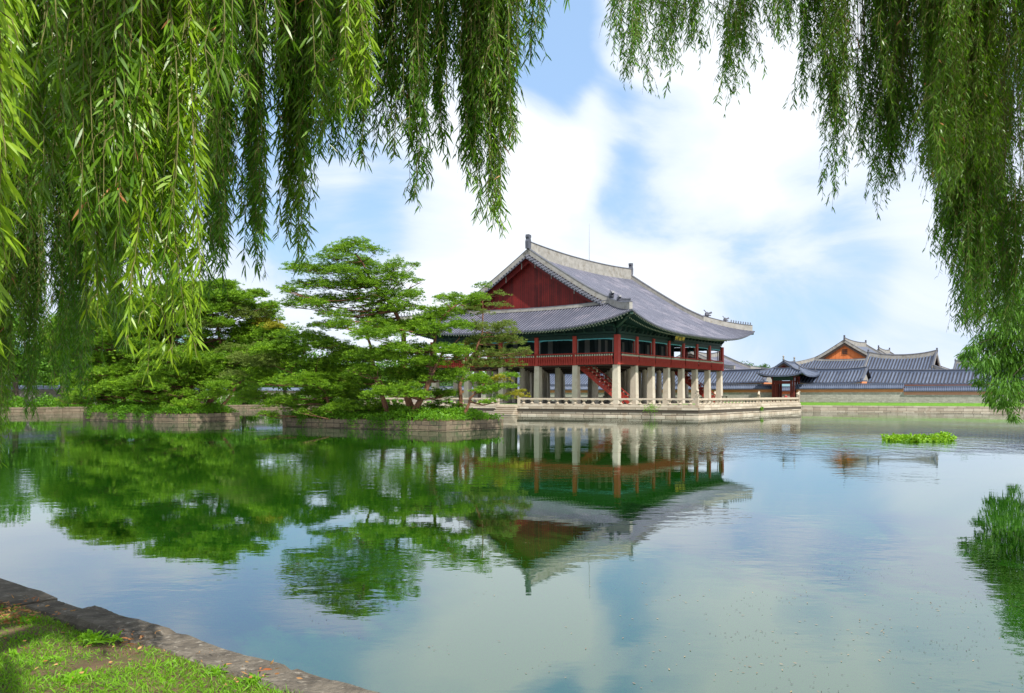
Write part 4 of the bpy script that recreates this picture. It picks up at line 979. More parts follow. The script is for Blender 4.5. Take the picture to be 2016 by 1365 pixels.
IB = (u, v); cover(u-.1, u+6.6, v-.1, v+15.1, .82, 42000, 'dark green shrubs and creepers covering the left pine island')
# spilling creeper on the island walls
def creeper(u, v0, v1, z, n_, label):
    vv = np.concatenate([np.full(n_//6, c)+NR.normal(size=n_//6)*.35 for c in NR.uniform(v0, v1, 6)]); m_ = len(vv); zz = z-NR.random(m_)**1.6*.75
    xy = (u-.06-NR.random(m_)*.12)[:, None]*RV+vv[:, None]*LV
    tag(leaves_mesh('creeper', np.column_stack([xy, zz]), unit(NR.normal(size=(m_, 3))+np.array([0, 0, -.6])), NR.uniform(.08, .18, m_), NR.uniform(.05, .09, m_), M['shrub'], NR.random(m_)*.6), label, 'creeper')
creeper(IA[0], IA[1], IA[1]+16, .85, 1100, 'creeper spilling over the wall of the near island'); creeper(IB[0], IB[1], IB[1]+15, .95, 1500, 'creeper spilling over the wall of the left island')
# --- pines of the near island
D1 = 66.0
main = [(710, 480, 40), (675, 490, 40), (742, 490, 36), (655, 507, 42), (700, 512, 50), (600, 528, 42), (572, 531, 22), (640, 532, 46), (690, 538, 50), (785, 522, 36), (815, 522, 18), (760, 536, 45),
        (575, 572, 32), (558, 568, 16), (612, 556, 46), (660, 562, 52), (722, 556, 55), (785, 552, 44), (825, 556, 18), (602, 592, 46), (570, 600, 26), (648, 590, 46), (705, 588, 50), (765, 580, 55), (820, 578, 32),
        (790, 604, 45), (838, 608, 24), (655, 618, 40), (720, 622, 50), (640, 640, 36), (680, 640, 40), (620, 600, 40), (740, 606, 45), (700, 560, 40)]
pine([[at(816, 822, 65), at(800, 765, 65), at(795, 700, 66), at(793, 650, 66), at(770, 600, 66), at(735, 560, 66), at(700, 500, 66)], [at(793, 650, 66), at(815, 628, 66), at(842, 620, 66)]],
     px_pads(main, D1, 1.6), 'tallest pine on the near island, its layered crown topping the others', NM, dens=98, ln=.18, wd=.028, r0=.30)
mid = [(780, 642, 60), (850, 625, 50), (895, 588, 32), (925, 598, 36), (880, 612, 40), (850, 650, 50), (905, 640, 40), (820, 690, 55), (870, 690, 45), (760, 700, 55), (900, 690, 36), (720, 730, 50), (800, 735, 60), (860, 745, 50), (900, 735, 34), (760, 770, 45), (830, 780, 40), (940, 585, 30), (740, 660, 50), (868, 585, 18), (790, 765, 42), (835, 715, 50), (780, 680, 45), (860, 775, 34), (735, 640, 40)]
pine([[at(808, 825, 63.5), at(845, 750, 63.5), at(852, 690, 64), at(860, 640, 64), at(900, 600, 64)], [at(845, 750, 63.5), at(870, 700, 63.5), at(905, 665, 63.5)]],
     px_pads(mid, 64, 1.8), 'spreading pine on the near island with bare orange limbs right of the tallest pine', NM, dens=100, r0=.24)
left = [(600, 662, 46), (560, 680, 50), (640, 680, 50), (520, 690, 42), (690, 690, 46), (500, 710, 46, 1), (560, 715, 55), (625, 720, 55), (690, 730, 50), (480, 740, 40, 1), (540, 750, 55), (600, 750, 60), (660, 770, 55), (490, 780, 46), (550, 790, 46), (620, 795, 40), (580, 802, 32), (520, 815, 24), (500, 745, 50), (470, 705, 34, 1), (700, 780, 45), (640, 740, 50), (580, 690, 50), (690, 700, 50), (735, 700, 50), (740, 758, 42), (660, 745, 48), (705, 752, 45), (620, 770, 45)]
pine([[at(775, 828, 66), at(752, 780, 66), at(738, 730, 67), at(722, 660, 67), at(716, 630, 67)], [at(660, 826, 68), at(640, 770, 68), at(600, 745, 68), at(540, 720, 68)]],
     px_pads(left, 68.5, 2.4), 'low wide pine on the near island reaching left over the water', NM, dens=100, r0=.24)
low = [(700, 805, 36), (740, 798, 40), (650, 808, 30), (860, 798, 34), (770, 806, 26), (600, 812, 24), (880, 775, 34), (675, 800, 45), (900, 800, 24)]
pine([[at(720, 824, 67), at(722, 812, 67), at(735, 798, 67)]], px_pads(low, 67, 1.2), 'bushy low pine at the foot of the taller pines on the near island', NM, dens=95, r0=.12)
rt = [(950, 588, 28, 1), (958, 562, 26), (985, 578, 20, 1), (940, 612, 30, 1), (975, 602, 26, 1), (925, 640, 34, 1), (968, 648, 38, 1), (1000, 640, 26, 1), (1015, 652, 20, 1), (945, 668, 45, 1), (990, 668, 40, 1), (1018, 672, 26, 1), (1030, 690, 22, 1), (925, 690, 40, 1), (970, 695, 45, 1), (1010, 700, 36, 1), (905, 705, 34, 1), (950, 716, 45, 1), (990, 716, 34, 1), (1035, 694, 14, 1), (930, 600, 24)]
pine([[at(912, 822, 66), at(905, 760, 66), at(918, 715, 66), at(938, 690, 66), at(950, 640, 66), at(950, 590, 66)]], px_pads(rt, 66, 1.2), 'slender pale green pine with a reddish trunk in front of the pavilion roof', NM, dens=62, r0=.17)
rl = [(925, 745, 34), (955, 752, 30), (985, 745, 26, 2), (1000, 760, 26), (1010, 740, 24), (945, 770, 30), (1018, 778, 24, 2), (990, 785, 26), (955, 790, 20), (1028, 772, 12, 2), (975, 765, 26)]
pine([[at(915, 815, 63), at(925, 785, 63), at(940, 768, 63), at(955, 755, 63)], [at(925, 790, 63), at(950, 798, 63), at(990, 790, 63)]], px_pads(rl, 63, 1.0), 'small leaning pine with golden tips at the right end of the near island', NM, dens=95, r0=.13)
# --- pines of the left island: generated crowns inside measured outlines
def auto_pads(cx_, top, bot, half, d, n_, r, kinds=(0,), spread=3.0):
    out = []
    for i in range(n_):
        q = (i+.5)/n_; y = top+(bot-top)*q; hw = half*(math.sin(math.pi*min(1, .16+q*.62))**.8); x = cx_+R_.uniform(-1, 1)*hw; out.append((x, y+R_.uniform(-8, 8), r*R_.uniform(.75, 1.2), R_.choice(kinds), R_.uniform(-spread, spread)))
    return px_pads(out, d)
pine([[at(408, 806, 84), at(430, 760, 85), at(438, 700, 86), at(430, 640, 86), at(405, 585, 86)], [at(420, 785, 84.5), at(455, 765, 86), at(490, 735, 86)]], auto_pads(435, 560, 765, 115, 86, 54, 42, (0,0,0,1))+px_pads([(440, 562, 26), (405, 560, 28), (495, 578, 30), (465, 592, 36), (525, 600, 30), (540, 612, 22)], 86),
     'tall pine at the right end of the left island, right of the hanging willow', NM, dens=52, ln=.27, wd=.042, r0=.32)
pine([[at(330, 808, 88), at(322, 740, 88), at(335, 660, 88), at(320, 600, 88)]], auto_pads(310, 570, 785, 120, 88, 52, 42), 'pine in the middle of the left island with two dark trunks', NM, dens=52, ln=.27, wd=.042, r0=.28)
pine([[at(250, 812, 90), at(232, 750, 90), at(225, 690, 90), at(240, 620, 90)]], auto_pads(215, 590, 790, 105, 90, 48, 42), 'pine at the left end of the left island, half behind the willow curtain', NM, dens=52, ln=.27, wd=.042, r0=.28)
pine([[at(385, 806, 84), at(400, 770, 84), at(375, 720, 84), at(360, 690, 84)]], auto_pads(370, 690, 795, 130, 83, 32, 36), 'low dark pine with leaning trunk near the water side of the left island', NM, dens=55, ln=.25, wd=.04, r0=.2)
pine([[at(430, 806, 83.5), at(450, 785, 84), at(472, 755, 84), at(500, 715, 85)]], px_pads([(520, 632, 34, 2), (545, 645, 30, 2), (490, 650, 36), (505, 672, 40), (540, 668, 36, 1), (560, 690, 30), (480, 690, 40, 1), (520, 705, 45), (470, 720, 34), (440, 745, 30)], 85), 'golden-green leaning pine between the two islands', NM, dens=60, ln=.25, wd=.04, r0=.18)
# ------------------------------------------------------------------ broadleaf trees of the banks and far off
def broad_tree(x, y, z, h, r, label, m='broad', n_=5200, leaf=.34, trunk=.35, group='trees on the far banks', name='broadleaf_tree', tr=True):
    root = tag(empty(name, (x, y, z)), label, 'tree', group)
    g = MB(); th = h*.45; pts = branch_pts((0, 0, -.1), (R_.uniform(-.4, .4), R_.uniform(-.4, .4), th), 0, 5, .04); g.tube(pts, [trunk*(1.25-.7*i/5) for i in range(6)], 8)
    cl = []
    for k in range(16):
        an = R_.uniform(0, 6.28); rr = R_.uniform(.15, .8)*r; zz = h*R_.uniform(.36, .9); q = 1-abs(zz/h-.6)*1.2; c = Vector((math.cos(an)*rr*q, math.sin(an)*rr*q, zz)); cl.append((c, r*R_.uniform(.28, .45)))
        g.tube(branch_pts(pts[R_.choice((3, 4, 5))], c, -.05, 4, .08), [trunk*.4, trunk*.3, trunk*.22, trunk*.14, trunk*.06], 5)
    g.build('trunk', M['bark_dark'], root, smooth=True)
    P = []; per = n_//len(cl)
    for c, q in cl:
        v_ = unit(NR.normal(size=(per, 3)))*(NR.random(per)**.45)[:, None]*q; v_[:, 2] *= .75; P.append(np.array(c)+v_)
    P = np.concatenate(P); m_ = len(P)
    leaves_mesh('crown', P, unit(NR.normal(size=(m_, 3))+np.array([0, 0, .2])), NR.uniform(.6, 1.2, m_)*leaf, NR.uniform(.35, .6, m_)*leaf, M[m], NR.random(m_), root, droop=.15)
lb = V1+4.5
for k, (px, d_, h, lbl) in enumerate([(28, 117, 14, 'tree with a dark trunk at the far left of the left bank'), (125, 121, 13, 'second tree from the left on the left bank, behind the willow curtain'), (210, 127, 13.5, 'third tree from the left on the left bank, behind the left island'), (300, 131, 12, 'tree on the left bank above the middle of the left island'),
                                      (395, 138, 11, 'round tree on the left bank behind the tall pine'), (480, 146, 9, 'low tree on the left bank in the gap between the islands'), (560, 150, 9, 'low tree on the left bank behind the near island'), (640, 160, 9, 'tree at the far end of the left bank behind the tallest pine')]):
    p = at(px, HY, d_); broad_tree(p[0], p[1], GZ, h*.95, h*.45, lbl, n_=7000, leaf=.55, trunk=.38)
for px, d_, top, r, lbl in [(1458, 215, 710, 5, 'rounded green tree top showing left of the gateway roof'), (1482, 235, 716, 5, 'darker tree top between the rounded tree and the pointed one, left of the gateway'), (1508, 225, 714, 3, 'small pointed dark tree top just left of the gateway roof'), (1905, 225, 690, 6, 'tree top rising behind the far right roofs'), (1960, 215, 700, 7, 'tree behind the wall at the far right, mostly hidden by willow'),
                             (740, 200, 705, 7, 'tree seen through the pines behind the near island'), (880, 190, 725, 6, 'tree seen low between the pines and the pavilion'), (1350, 240, 712, 6, 'tree seen through the upper floor of the pavilion')]:
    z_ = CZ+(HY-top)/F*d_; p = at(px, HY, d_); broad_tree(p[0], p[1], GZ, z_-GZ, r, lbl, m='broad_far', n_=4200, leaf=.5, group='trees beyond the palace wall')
def shrub_row(pts, label):
    P = []
    for (x, y, z, r, h) in pts:
        m_ = 500; v_ = unit(NR.normal(size=(m_, 3)))*(NR.random(m_)**.4)[:, None]; v_ *= np.array([r, r, h]); v_[:, 2] = np.abs(v_[:, 2]); P.append(v_+np.array([x, y, z]))
    P = np.concatenate(P); m_ = len(P); tag(leaves_mesh('bank_shrubs', P, unit(NR.normal(size=(m_, 3))+np.array([0, 0, .3])), NR.uniform(.15, .35, m_), NR.uniform(.1, .2, m_), M['shrub'], NR.random(m_)*.6), label, 'shrubs', kind='stuff')
shrub_row([(*W(uu, V1+2.0+R_.uniform(-.5, 1.5), GZ-.1), R_.uniform(.8, 1.4), R_.uniform(1.2, 2.6)) for uu in np.arange(40, 138, 1.3)], 'low green shrubs along the left bank')
P = []
for k in range(150):
    uu = 10+k*1.25; vv = V1+20+R_.uniform(-4, 10); m_ = 420; hh_ = R_.uniform(7, 12); v_ = unit(NR.normal(size=(m_, 3)))*(NR.random(m_)**.4)[:, None]*np.array([2.6, 2.6, hh_*.5]); P.append(v_+np.array(W(uu, vv, GZ+hh_*.5)))
P = np.concatenate(P); m_ = len(P); tag(leaves_mesh('far_wood', P, unit(NR.normal(size=(m_, 3))+np.array([0, 0, .2])), NR.uniform(.5, 1.0, m_), NR.uniform(.3, .6, m_), M['broad'], NR.random(m_)), 'dark green wood beyond the wall of the left bank', 'wood', kind='stuff')
# ------------------------------------------------------------------ willows
def willow_strands(spec):
    """spec: list of (px0, px1, y_top, y_bot, depth, ddepth, n, leaf, dens)"""
    out = []
    for (x0, x1, yt, yb, d, dd, n_, leaf, step, kd) in spec:
        nc = max(1, round((x1-x0)/(d*-2.2+62 if d < 9 else 42))); cs = [((k+R_.uniform(.2, .8))/nc, R_.uniform(-dd, dd), R_.uniform(.72, 1.0)) for k in range(nc)]
        cs[R_.randrange(nc)] = (cs[R_.randrange(nc)][0], 0, 1.0)
        for i in range(n_):
            cq, cd, cb = R_.choice(cs)
            if R_.random() < .82: q = cq+R_.gauss(0, 9.5 if d < 9 else 11.0)/(x1-x0); dp = d+cd+R_.uniform(-.2, .2)*dd
            else: q = R_.random(); dp = d+R_.uniform(-dd, dd); cb = .72
            x = x0+(x1-x0)*q
            bot = yt+(yb-yt)*cb*(1-.55*R_.random()**1.7)
            bot = min(bot, yb)
            a = Vector(at(x+R_.uniform(-14, 14), -90-R_.uniform(0, 160) if yt < 20 else yt-R_.uniform(0, 60), dp)); b = Vector(at(x, bot, dp+R_.uniform(-.15, .15)))
            out.append((a, b, leaf*R_.uniform(.8, 1.15), step, kd))
    return out
def willow(base, fork, spec, label, canopy, stw=3.0, tl=1.0,  dens_c=9000, limb_to=None, leafw=.145, mats=None, seedrot=0):
    root = tag(empty('willow_tree', base), label, 'willow', 'weeping willows hanging over the near bank'); b0 = Vector(base)
    g = MB(); pts = branch_pts(base, fork, 0, 6, .03); g.tube([p-b0 for p in pts], [.42*(1.3-.55*i/6) for i in range(7)], 12); g.build('trunk', M['bark_dark'], root, smooth=True)
    st = willow_strands(spec)
    canopy_all = list(canopy)
    for k in range(7):
        an = k*.9+R_.uniform(0, .5); rr = R_.uniform(2.2, 4.2); c = (fork[0]+math.cos(an)*rr, fork[1]+math.sin(an)*rr, fork[2]+R_.uniform(.5, 1.6))
        if c[1] > .5 and abs(c[0]/c[1]) < .66 and c[2] < CZ+.447*c[1]+.9: continue
        canopy_all.append(c)
    g = MB(); nodes = []
    for c in canopy_all:
        st0 = Vector(base).lerp(Vector(fork), R_.uniform(.72, 1.0)); lp = branch_pts(st0, c, -.22, 7, .07); g.tube([p-b0 for p in lp], [.20-.022*i for i in range(8)], 8); nodes += lp[3:]
        for k in range(4):
            e_ = Vector(c)+Vector((R_.uniform(-1.6, 1.6), R_.uniform(-1.6, 1.6), R_.uniform(-.2, .5))); q = branch_pts(lp[R_.choice((4, 5, 6))], e_, -.08, 5, .06); g.tube([p-b0 for p in q], [.06-.009*i for i in range(6)], 6); nodes += q[2:]
    g.build('limbs', M['bark_dark'], root, smooth=True)
    # short strands clothing the limbs outside and above the view
    for q in nodes:
        for k in range(3):
            a = q+Vector((R_.uniform(-.6, .6), R_.uniform(-.6, .6), R_.uniform(0, .25))); ftop = CZ+.447*max(a.y, 0)+.15
            inview = a.y > .3 and abs(a.x) < .64*a.y+.4
            lo = max(ftop, a.z-2.2) if inview else max(2.3, a.z-R_.uniform(1.2, 4.0))
            if math.hypot(a.x, a.y) < 3.0: lo = max(lo, 4.6)
            sx_ = a.x-.48*(a.z-1)/1.28; sy_ = a.y+.88*(a.z-1)/1.28
            if -7 < sx_ < .8 and 1.5 < sy_ < 9.5: continue  # leaves out strands that would throw shade on the foreground grass
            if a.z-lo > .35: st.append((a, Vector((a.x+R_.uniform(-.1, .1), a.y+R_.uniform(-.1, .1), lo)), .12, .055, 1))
    tw = MB(); P, D, Ls, K = [], [], [], []
    for (a, b, leaf, step, kd) in st:
        L = (b-a).length; 
        if L < .2: continue
        # each strand starts at a limb node above it and arcs over before hanging
        near = min(nodes, key=lambda q: (Vector((q.x, q.y, 0))-Vector((a.x, a.y, 0))).length+max(0, a.z-q.z+.2)*3)
        sw = .05 if a.y < 9 else .13; ax, ay = R_.uniform(-sw, sw), R_.uniform(-sw, sw); ph = R_.uniform(0, 6.28)
        hang = []
        m_ = max(4, int(L/.28))
        for i in range(m_+1):
            t = i/m_; p = a.lerp(b, t); p.x += ax*math.sin(t*5+ph)*(.5+t); p.y += ay*math.sin(t*4+ph)*(.5+t); hang.append(p)
        path = ([near, near.lerp(a, .6)+Vector((0, 0, .15))] if (near-a).length < 4.5 else [])+hang
        tw.tube([p-b0 for p in path], [.007]*len(path) if len(path) < 3 else [.0055-.0043*i/(len(path)-1) for i in range(len(path))], 3, rn=R_.random(), cap=False)
        nl = int(L/step); side = R_.choice((-1, 1))
        for i in range(nl):
            t = (i+R_.random())/nl*m_; k = min(m_-1, int(t)); p = hang[k].lerp(hang[k+1], t-k)
            if kd == 0 and R_.random() < .05: continue
            an = R_.uniform(0, 6.28); op = R_.uniform(.3, 1.3); fr_ = t/m_
            kk = 3 if (kd == 0 and R_.random() < .006) else kd
            P.append(p-b0); D.append((math.cos(an)*op, math.sin(an)*op, -1+R_.uniform(-.1, .6)*(1 if fr_ < .9 else .2))); Ls.append(leaf*R_.uniform(.6, 1.15)*(1 if fr_ > .08 else .8)); K.append(kk)
            if R_.random() < step*stw:
                # a short side twig with its own leaves
                an = R_.uniform(0, 6.28); o_ = R_.uniform(.25, .7); sl_ = R_.uniform(.10, .30)*tl*(1-.5*fr_); e1 = p+Vector((math.cos(an)*o_, math.sin(an)*o_, -.45))*sl_*.6; e2 = e1+Vector((math.cos(an)*o_*.45, math.sin(an)*o_*.45, -.9))*sl_*.7
                tw.tube([p-b0, e1-b0, e2-b0], [.003, .0025, .0012], 3, rn=R_.random(), cap=False)
                for q in range(int(sl_*34/tl**.5)+2):
                    f_ = R_.random(); pp = p.lerp(e1, f_*2) if f_ < .5 else e1.lerp(e2, f_*2-1); a2 = R_.uniform(0, 6.28); o2 = R_.uniform(.3, 1.1)
                    P.append(pp-b0); D.append((math.cos(a2)*o2, math.sin(a2)*o2, -1+R_.uniform(-.1, .5))); Ls.append(leaf*R_.uniform(.55, 1.05)); K.append(kk)
    tw.build('twigs', M['twig'], root)
    P = np.array([tuple(p) for p in P]); D = unit(np.array(D)); Ls = np.array(Ls); K = np.array(K)
    rn = NR.random(len(P)); o = leaves_mesh('crown', P, D, Ls, Ls*leafw, mats or [M['wleaf'], M['wleaf_shaded'], M['wleaf_sunlit'], M['dryleaf']], rn, root, droop=.22, fold=.12, full=True, mi=K)
    # unseen crown top, added for shade and thinned to keep the grass sunlit
    PP = []
    for c in canopy_all:
        m_ = int(dens_c*.38)//len(canopy); v_ = unit(NR.normal(size=(m_, 3)))*(NR.random(m_)**.5)[:, None]*np.array([2.2, 2.2, 1.0]); PP.append(v_+np.array(c)-np.array(base)+np.array([0, 0, .6]))
    PP = np.concatenate(PP); WP = PP+np.array(base); hx = WP[:, 0]-.375*(WP[:, 2]-1); hy = WP[:, 1]+.6875*(WP[:, 2]-1); PP = PP[~((hx > -7) & (hx < .8) & (hy > 1.5) & (hy < 9.5) & (NR.random(len(PP)) < .75))]; m_ = len(PP)
    if m_: leaves_mesh('unseen_upper_crown', PP, unit(NR.normal(size=(m_, 3))+np.array([0, 0, -1.0])), NR.uniform(.12, .2, m_), NR.uniform(.02, .034, m_), M['wleaf_shaded'], NR.random(m_), root, droop=.3)
    print('willow leaves', len(P), m_)
# (px0, px1, y_top, y_bottom, depth, +-depth, strands, leaf length, leaf step, material)
LW = [(-60, 180, 0, 330, 4.6, .5, 34, .105, .020, 0), (60, 330, 0, 560, 4.6, .6, 60, .105, .020, 0), (170, 420, 0, 640, 4.8, .6, 34, .105, .022, 0),
      (262, 300, 0, 690, 4.3, .15, 9, .10, .020, 2), (300, 345, 0, 745, 4.5, .2, 10, .10, .020, 2), (350, 395, 0, 742, 4.4, .2, 10, .10, .020, 2), (165, 215, 0, 630, 4.6, .3, 10, .10, .022, 2),
      (150, 440, 0, 600, 7.6, .8, 95, .095, .022, 1), (395, 460, 0, 500, 6.0, .4, 28, .09, .024, 1), (430, 510, 0, 490, 6.4, .5, 34, .09, .024, 1), (480, 530, 0, 540, 6.5, .4, 16, .088, .022, 1),
      (400, 560, 0, 200, 5.0, .6, 26, .10, .022, 0)]
LW2 = [(525, 660, 0, 330, 6.2, .6, 48, .095, .020, 1), (545, 600, 0, 470, 6.3, .4, 16, .09, .022, 0), (570, 648, 0, 530, 6.2, .3, 32, .088, .018, 0), (600, 700, 0, 300, 5.5, .5, 26, .10, .022, 0),
       (650, 725, 0, 330, 6.4, .5, 30, .088, .021, 1), (675, 730, 0, 200, 5.0, .3, 14, .10, .021, 2), (720, 800, 0, 290, 6.8, .5, 28, .085, .022, 1), (735, 772, 0, 318, 6.6, .3, 8, .085, .024, 0), (785, 800, 0, 322, 6.6, .2, 4, .085, .026, 0),
       (795, 880, 0, 300, 6.8, .5, 32, .085, .020, 1), (808, 868, 0, 402, 6.6, .3, 22, .085, .020, 1), (870, 960, 0, 330, 6.8, .5, 40, .085, .019, 1), (930, 1018, 0, 290, 6.6, .5, 42, .085, .018, 0),
       (905, 950, 0, 370, 6.5, .3, 12, .085, .021, 1), (932, 1000, 0, 445, 6.6, .35, 34, .085, .018, 0), (1038, 1082, -20, 122, 6.8, .3, 9, .085, .022, 1), (530, 1010, 0, 230, 7.6, .8, 85, .085, .022, 1), (640, 720, 0, 250, 7.4, .5, 14, .085, .022, 1)]
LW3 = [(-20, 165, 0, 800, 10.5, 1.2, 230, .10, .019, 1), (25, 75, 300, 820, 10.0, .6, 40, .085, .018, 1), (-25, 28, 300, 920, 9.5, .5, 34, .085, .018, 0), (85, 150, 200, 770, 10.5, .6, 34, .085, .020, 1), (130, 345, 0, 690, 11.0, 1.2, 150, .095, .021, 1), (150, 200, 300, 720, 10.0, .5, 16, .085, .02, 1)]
LW4 = [(-40, 22, 0, 640, 3.0, .3, 10, .105, .019, 2), (-60, 6, 0, 720, 2.7, .2, 5, .105, .019, 2)]
bx = at(-500, HY, 7.0)
willow((-5.6, 4.6, GZ), (-5.0, 5.0, 6.6), LW+LW4, 'nearest weeping willow, large glossy leaves hanging over the top left of the view', [at(100, -620, 5.0), at(350, -620, 5.2), at(480, -560, 6.4), at(250, -520, 7.4), at(-80, -700, 3.6)], 3.2, 1.0, 9000)
willow((-2.2, -3.4, GZ), (-1.6, -1.0, 6.9), LW2, 'weeping willow whose leafy columns hang at the top centre against the sky', [at(600, -430, 6.4), at(760, -430, 6.8), at(960, -430, 6.6), at(860, -480, 5.4)], 4.5, 1.0, 6500)
willow((-11.5, 12.0, GZ), (-10.2, 11.0, 7.2), LW3, 'farther weeping willow, dark small-leaved curtain trailing to the water at the left edge', [at(60, -160, 10.5), at(220, -180, 11), at(-60, -160, 9.8)], 4.0, 1.2, 5000)
RW = [(1195, 1215, -60, 55, 11.5, .4, 4, .085, .024, 1), (1215, 1285, -40, 150, 11.5, .8, 20, .085, .021, 1), (1280, 1305, -40, 188, 11.3, .3, 7, .085, .021, 1), (1290, 1335, -40, 130, 11.5, .6, 16, .085, .021, 1), (1330, 1390, -40, 105, 11.5, .8, 22, .085, .021, 1), (1395, 1480, -40, 135, 11.6, .8, 28, .085, .020, 1), (1418, 1450, 40, 206, 11.4, .4, 11, .085, .021, 1),
      (1470, 1560, -40, 100, 11.5, .8, 26, .085, .021, 1), (1568, 1625, -40, 212, 11.6, .7, 18, .085, .020, 1), (1610, 1700, -40, 250, 11.6, .8, 30, .085, .020, 0), (1622, 1715, 120, 375, 11.5, .6, 30, .085, .020, 1),
      (1700, 1770, -40, 230, 11.8, .8, 18, .085, .021, 1), (1722, 1765, 200, 395, 11.6, .4, 14, .085, .022, 1), (1725, 1860, -40, 340, 11.6, 1.0, 120, .085, .019, 0), (1840, 2060, -40, 450, 11.8, 1.4, 230, .085, .019, 0), (1750, 1850, 180, 345, 11.4, .6, 26, .085, .020, 1),
      (1825, 1905, 180, 520, 11.8, .7, 42, .085, .020, 1), (1850, 1930, 300, 575, 12, .7, 36, .085, .020, 1), (1905, 2050, 200, 650, 12.4, 1.0, 150, .085, .019, 1), (1940, 2060, 400, 700, 12.4, 1.0, 60, .085, .019, 1), (1700, 2060, -40, 200, 12.6, 1.0, 80, .085, .021, 1)]
willow((9.6, 7.0, GZ), (9.2, 9.0, 8.2), RW, 'weeping willow on the right, fine dark-green strands covering the top right of the view', [at(1450, -330, 11.5), at(1650, -330, 11.6), at(1850, -330, 11.6), at(2000, -300, 12), at(1300, -300, 11.5)], 4.6, 2.3, 8000, leafw=.19)
# the leafy tree whose low bough enters at the right
def bough_tree():
    d = 38.0; base = at(2300, HY, d+3); base = (base[0], base[1], GZ)
    root = tag(empty('pondside_tree', base), 'leafy tree dipping a bright green bough towards the water at the right edge', 'tree'); b0 = Vector(base)
    g = MB(); pts = branch_pts(base, (base[0]-.5, base[1]-.5, 7.5), 0, 5, .03); g.tube([p-b0 for p in pts], [.35, .3, .26, .22, .18, .12], 9); g.build('trunk', M['bark_dark'], root, smooth=True)
    sp = [(1990, 640, 42), (1962, 655, 30), (1938, 668, 20), (1914, 684, 13), (1900, 698, 9), (1985, 690, 46), (1945, 690, 32), (2010, 720, 46), (1965, 728, 32), (1940, 715, 24), (1985, 760, 34), (1955, 765, 22), (2010, 775, 34), (1985, 795, 16), (1968, 792, 12), (1948, 785, 10), (2030, 660, 60), (2060, 720, 60), (2010, 600, 40), (2050, 600, 60), (2005, 560, 34), (1978, 615, 30), (2030, 530, 50), (1995, 820, 9), (1925, 750, 9), (1905, 712, 10), (2160, 560, 120), (2250, 470, 140), (2200, 380, 130), (2340, 560, 130), (2120, 440, 90), (2300, 660, 110)]
    P = []; D = []; g = MB()
    for (x, y, r) in sp:
        dd = d+R_.uniform(-1.2, 1.2); c = np.array(at(x, y, dd)); rr = r/F*dd; m_ = int(760*rr*rr*(1 if r < 70 else .35))+60
        g.tube([p-b0 for p in branch_pts(pts[4], Vector(c)+Vector((0, 0, rr*.3)), -.15, 6, .05)], [.09, .075, .06, .045, .03, .02, .01], 6)
        v_ = unit(NR.normal(size=(m_, 3)))*(NR.random(m_)**.5)[:, None]*rr*np.array([1.05, 1.05, .95]); P.append(c+v_-np.array(base)); dd_ = v_.copy(); dd_[:, 2] = dd_[:, 2]*.3-rr*.9; D.append(unit(dd_+NR.normal(size=(m_, 3))*rr*.35))
    g.build('limbs', M['bark_dark'], root, smooth=True)
    P = np.concatenate(P); D = np.concatenate(D); m_ = len(P); leaves_mesh('crown', P, D, NR.uniform(.16, .32, m_), NR.uniform(.035, .06, m_), M['broad'], NR.random(m_), root, droop=.3, full=True)
bough_tree()
# ------------------------------------------------------------------ floating plants, litter on the water
c = at(1808, HY, 48.5); m_ = 5200; q = NR.random(m_)*2*np.pi; rr = np.sqrt(NR.random(m_)); ex = rr*np.cos(q); ey = rr*np.sin(q)
keep = NR.random(m_) < .55+.45*np.sin(ex*9+1)*np.cos(ey*5); ex, ey = ex[keep], ey[keep]; m_ = len(ex)
hh = .75*NR.random(m_)*(.22+.16*np.sin(ex*11)+.12*(np.abs(ex) > .6))
P = np.column_stack([c[0]+ex*2.15, c[1]+ey*1.5+ex*.5, .01+hh]); tag(leaves_mesh('floating_plants', P, unit(NR.normal(size=(m_, 3))+np.array([0, 0, .3])), NR.uniform(.09, .2, m_), NR.uniform(.08, .16, m_), M['lotus'], NR.random(m_), droop=.1), 'bright yellow-green raft of floating water plants on the right of the pond', 'water plants')
def litter(n_, xr, yr, size, m, label, clusters=0):
    px = NR.uniform(*xr, n_); py = NR.uniform(*yr, n_)
    if clusters:
        cx_ = NR.uniform(*xr, clusters); cy_ = NR.uniform(*yr, clusters); k = NR.integers(0, clusters, n_); sel = NR.random(n_) < .75; px[sel] = cx_[k[sel]]+NR.normal(size=sel.sum())*42; py[sel] = cy_[k[sel]]+NR.normal(size=sel.sum())*9
    ok = py > 950; px, py = px[ok], py[ok]
    d = F*CZ/(py-HY); P = np.column_stack([(px-1008)/F*d, d, np.full(len(d), .006)]); m_ = len(P); D = NR.normal(size=(m_, 3)); D[:, 2] = NR.normal(size=m_)*.04
    a = edge(0); inside = ((P[:, :2]-EB)@EN) < -.25; P = P[inside]; D = D[inside]; m_ = len(P); S = size*NR.uniform(.4, 1.3, m_)
    S_ = unit(D); side = unit(np.cross(S_, np.array([0, 0, 1.0]))); V = np.stack([P, P+S_*S[:, None]*.5+side*S[:, None]*.12, P+S_*S[:, None], P+S_*S[:, None]*.5-side*S[:, None]*.2], 1).reshape(-1, 3)
    tag(npmesh('floating_litter', V, [np.arange(m_)[:, None]*4+np.array([[0, 1, 2, 3]])], m, NR.random(m_)), label, 'floating leaves', kind='stuff')
litter(150, (1250, 2016), (1150, 1365), .04, M['litter'], 'dry willow leaves floating on the water at the lower right', 9)
litter(330, (1450, 2030), (1120, 1365), .028, M['darkwood'], 'dark specks of debris floating at the lower right', 14)
litter(120, (600, 1500), (1000, 1365), .03, M['stone_old'], 'scattered specks floating on the middle of the pond', 10)
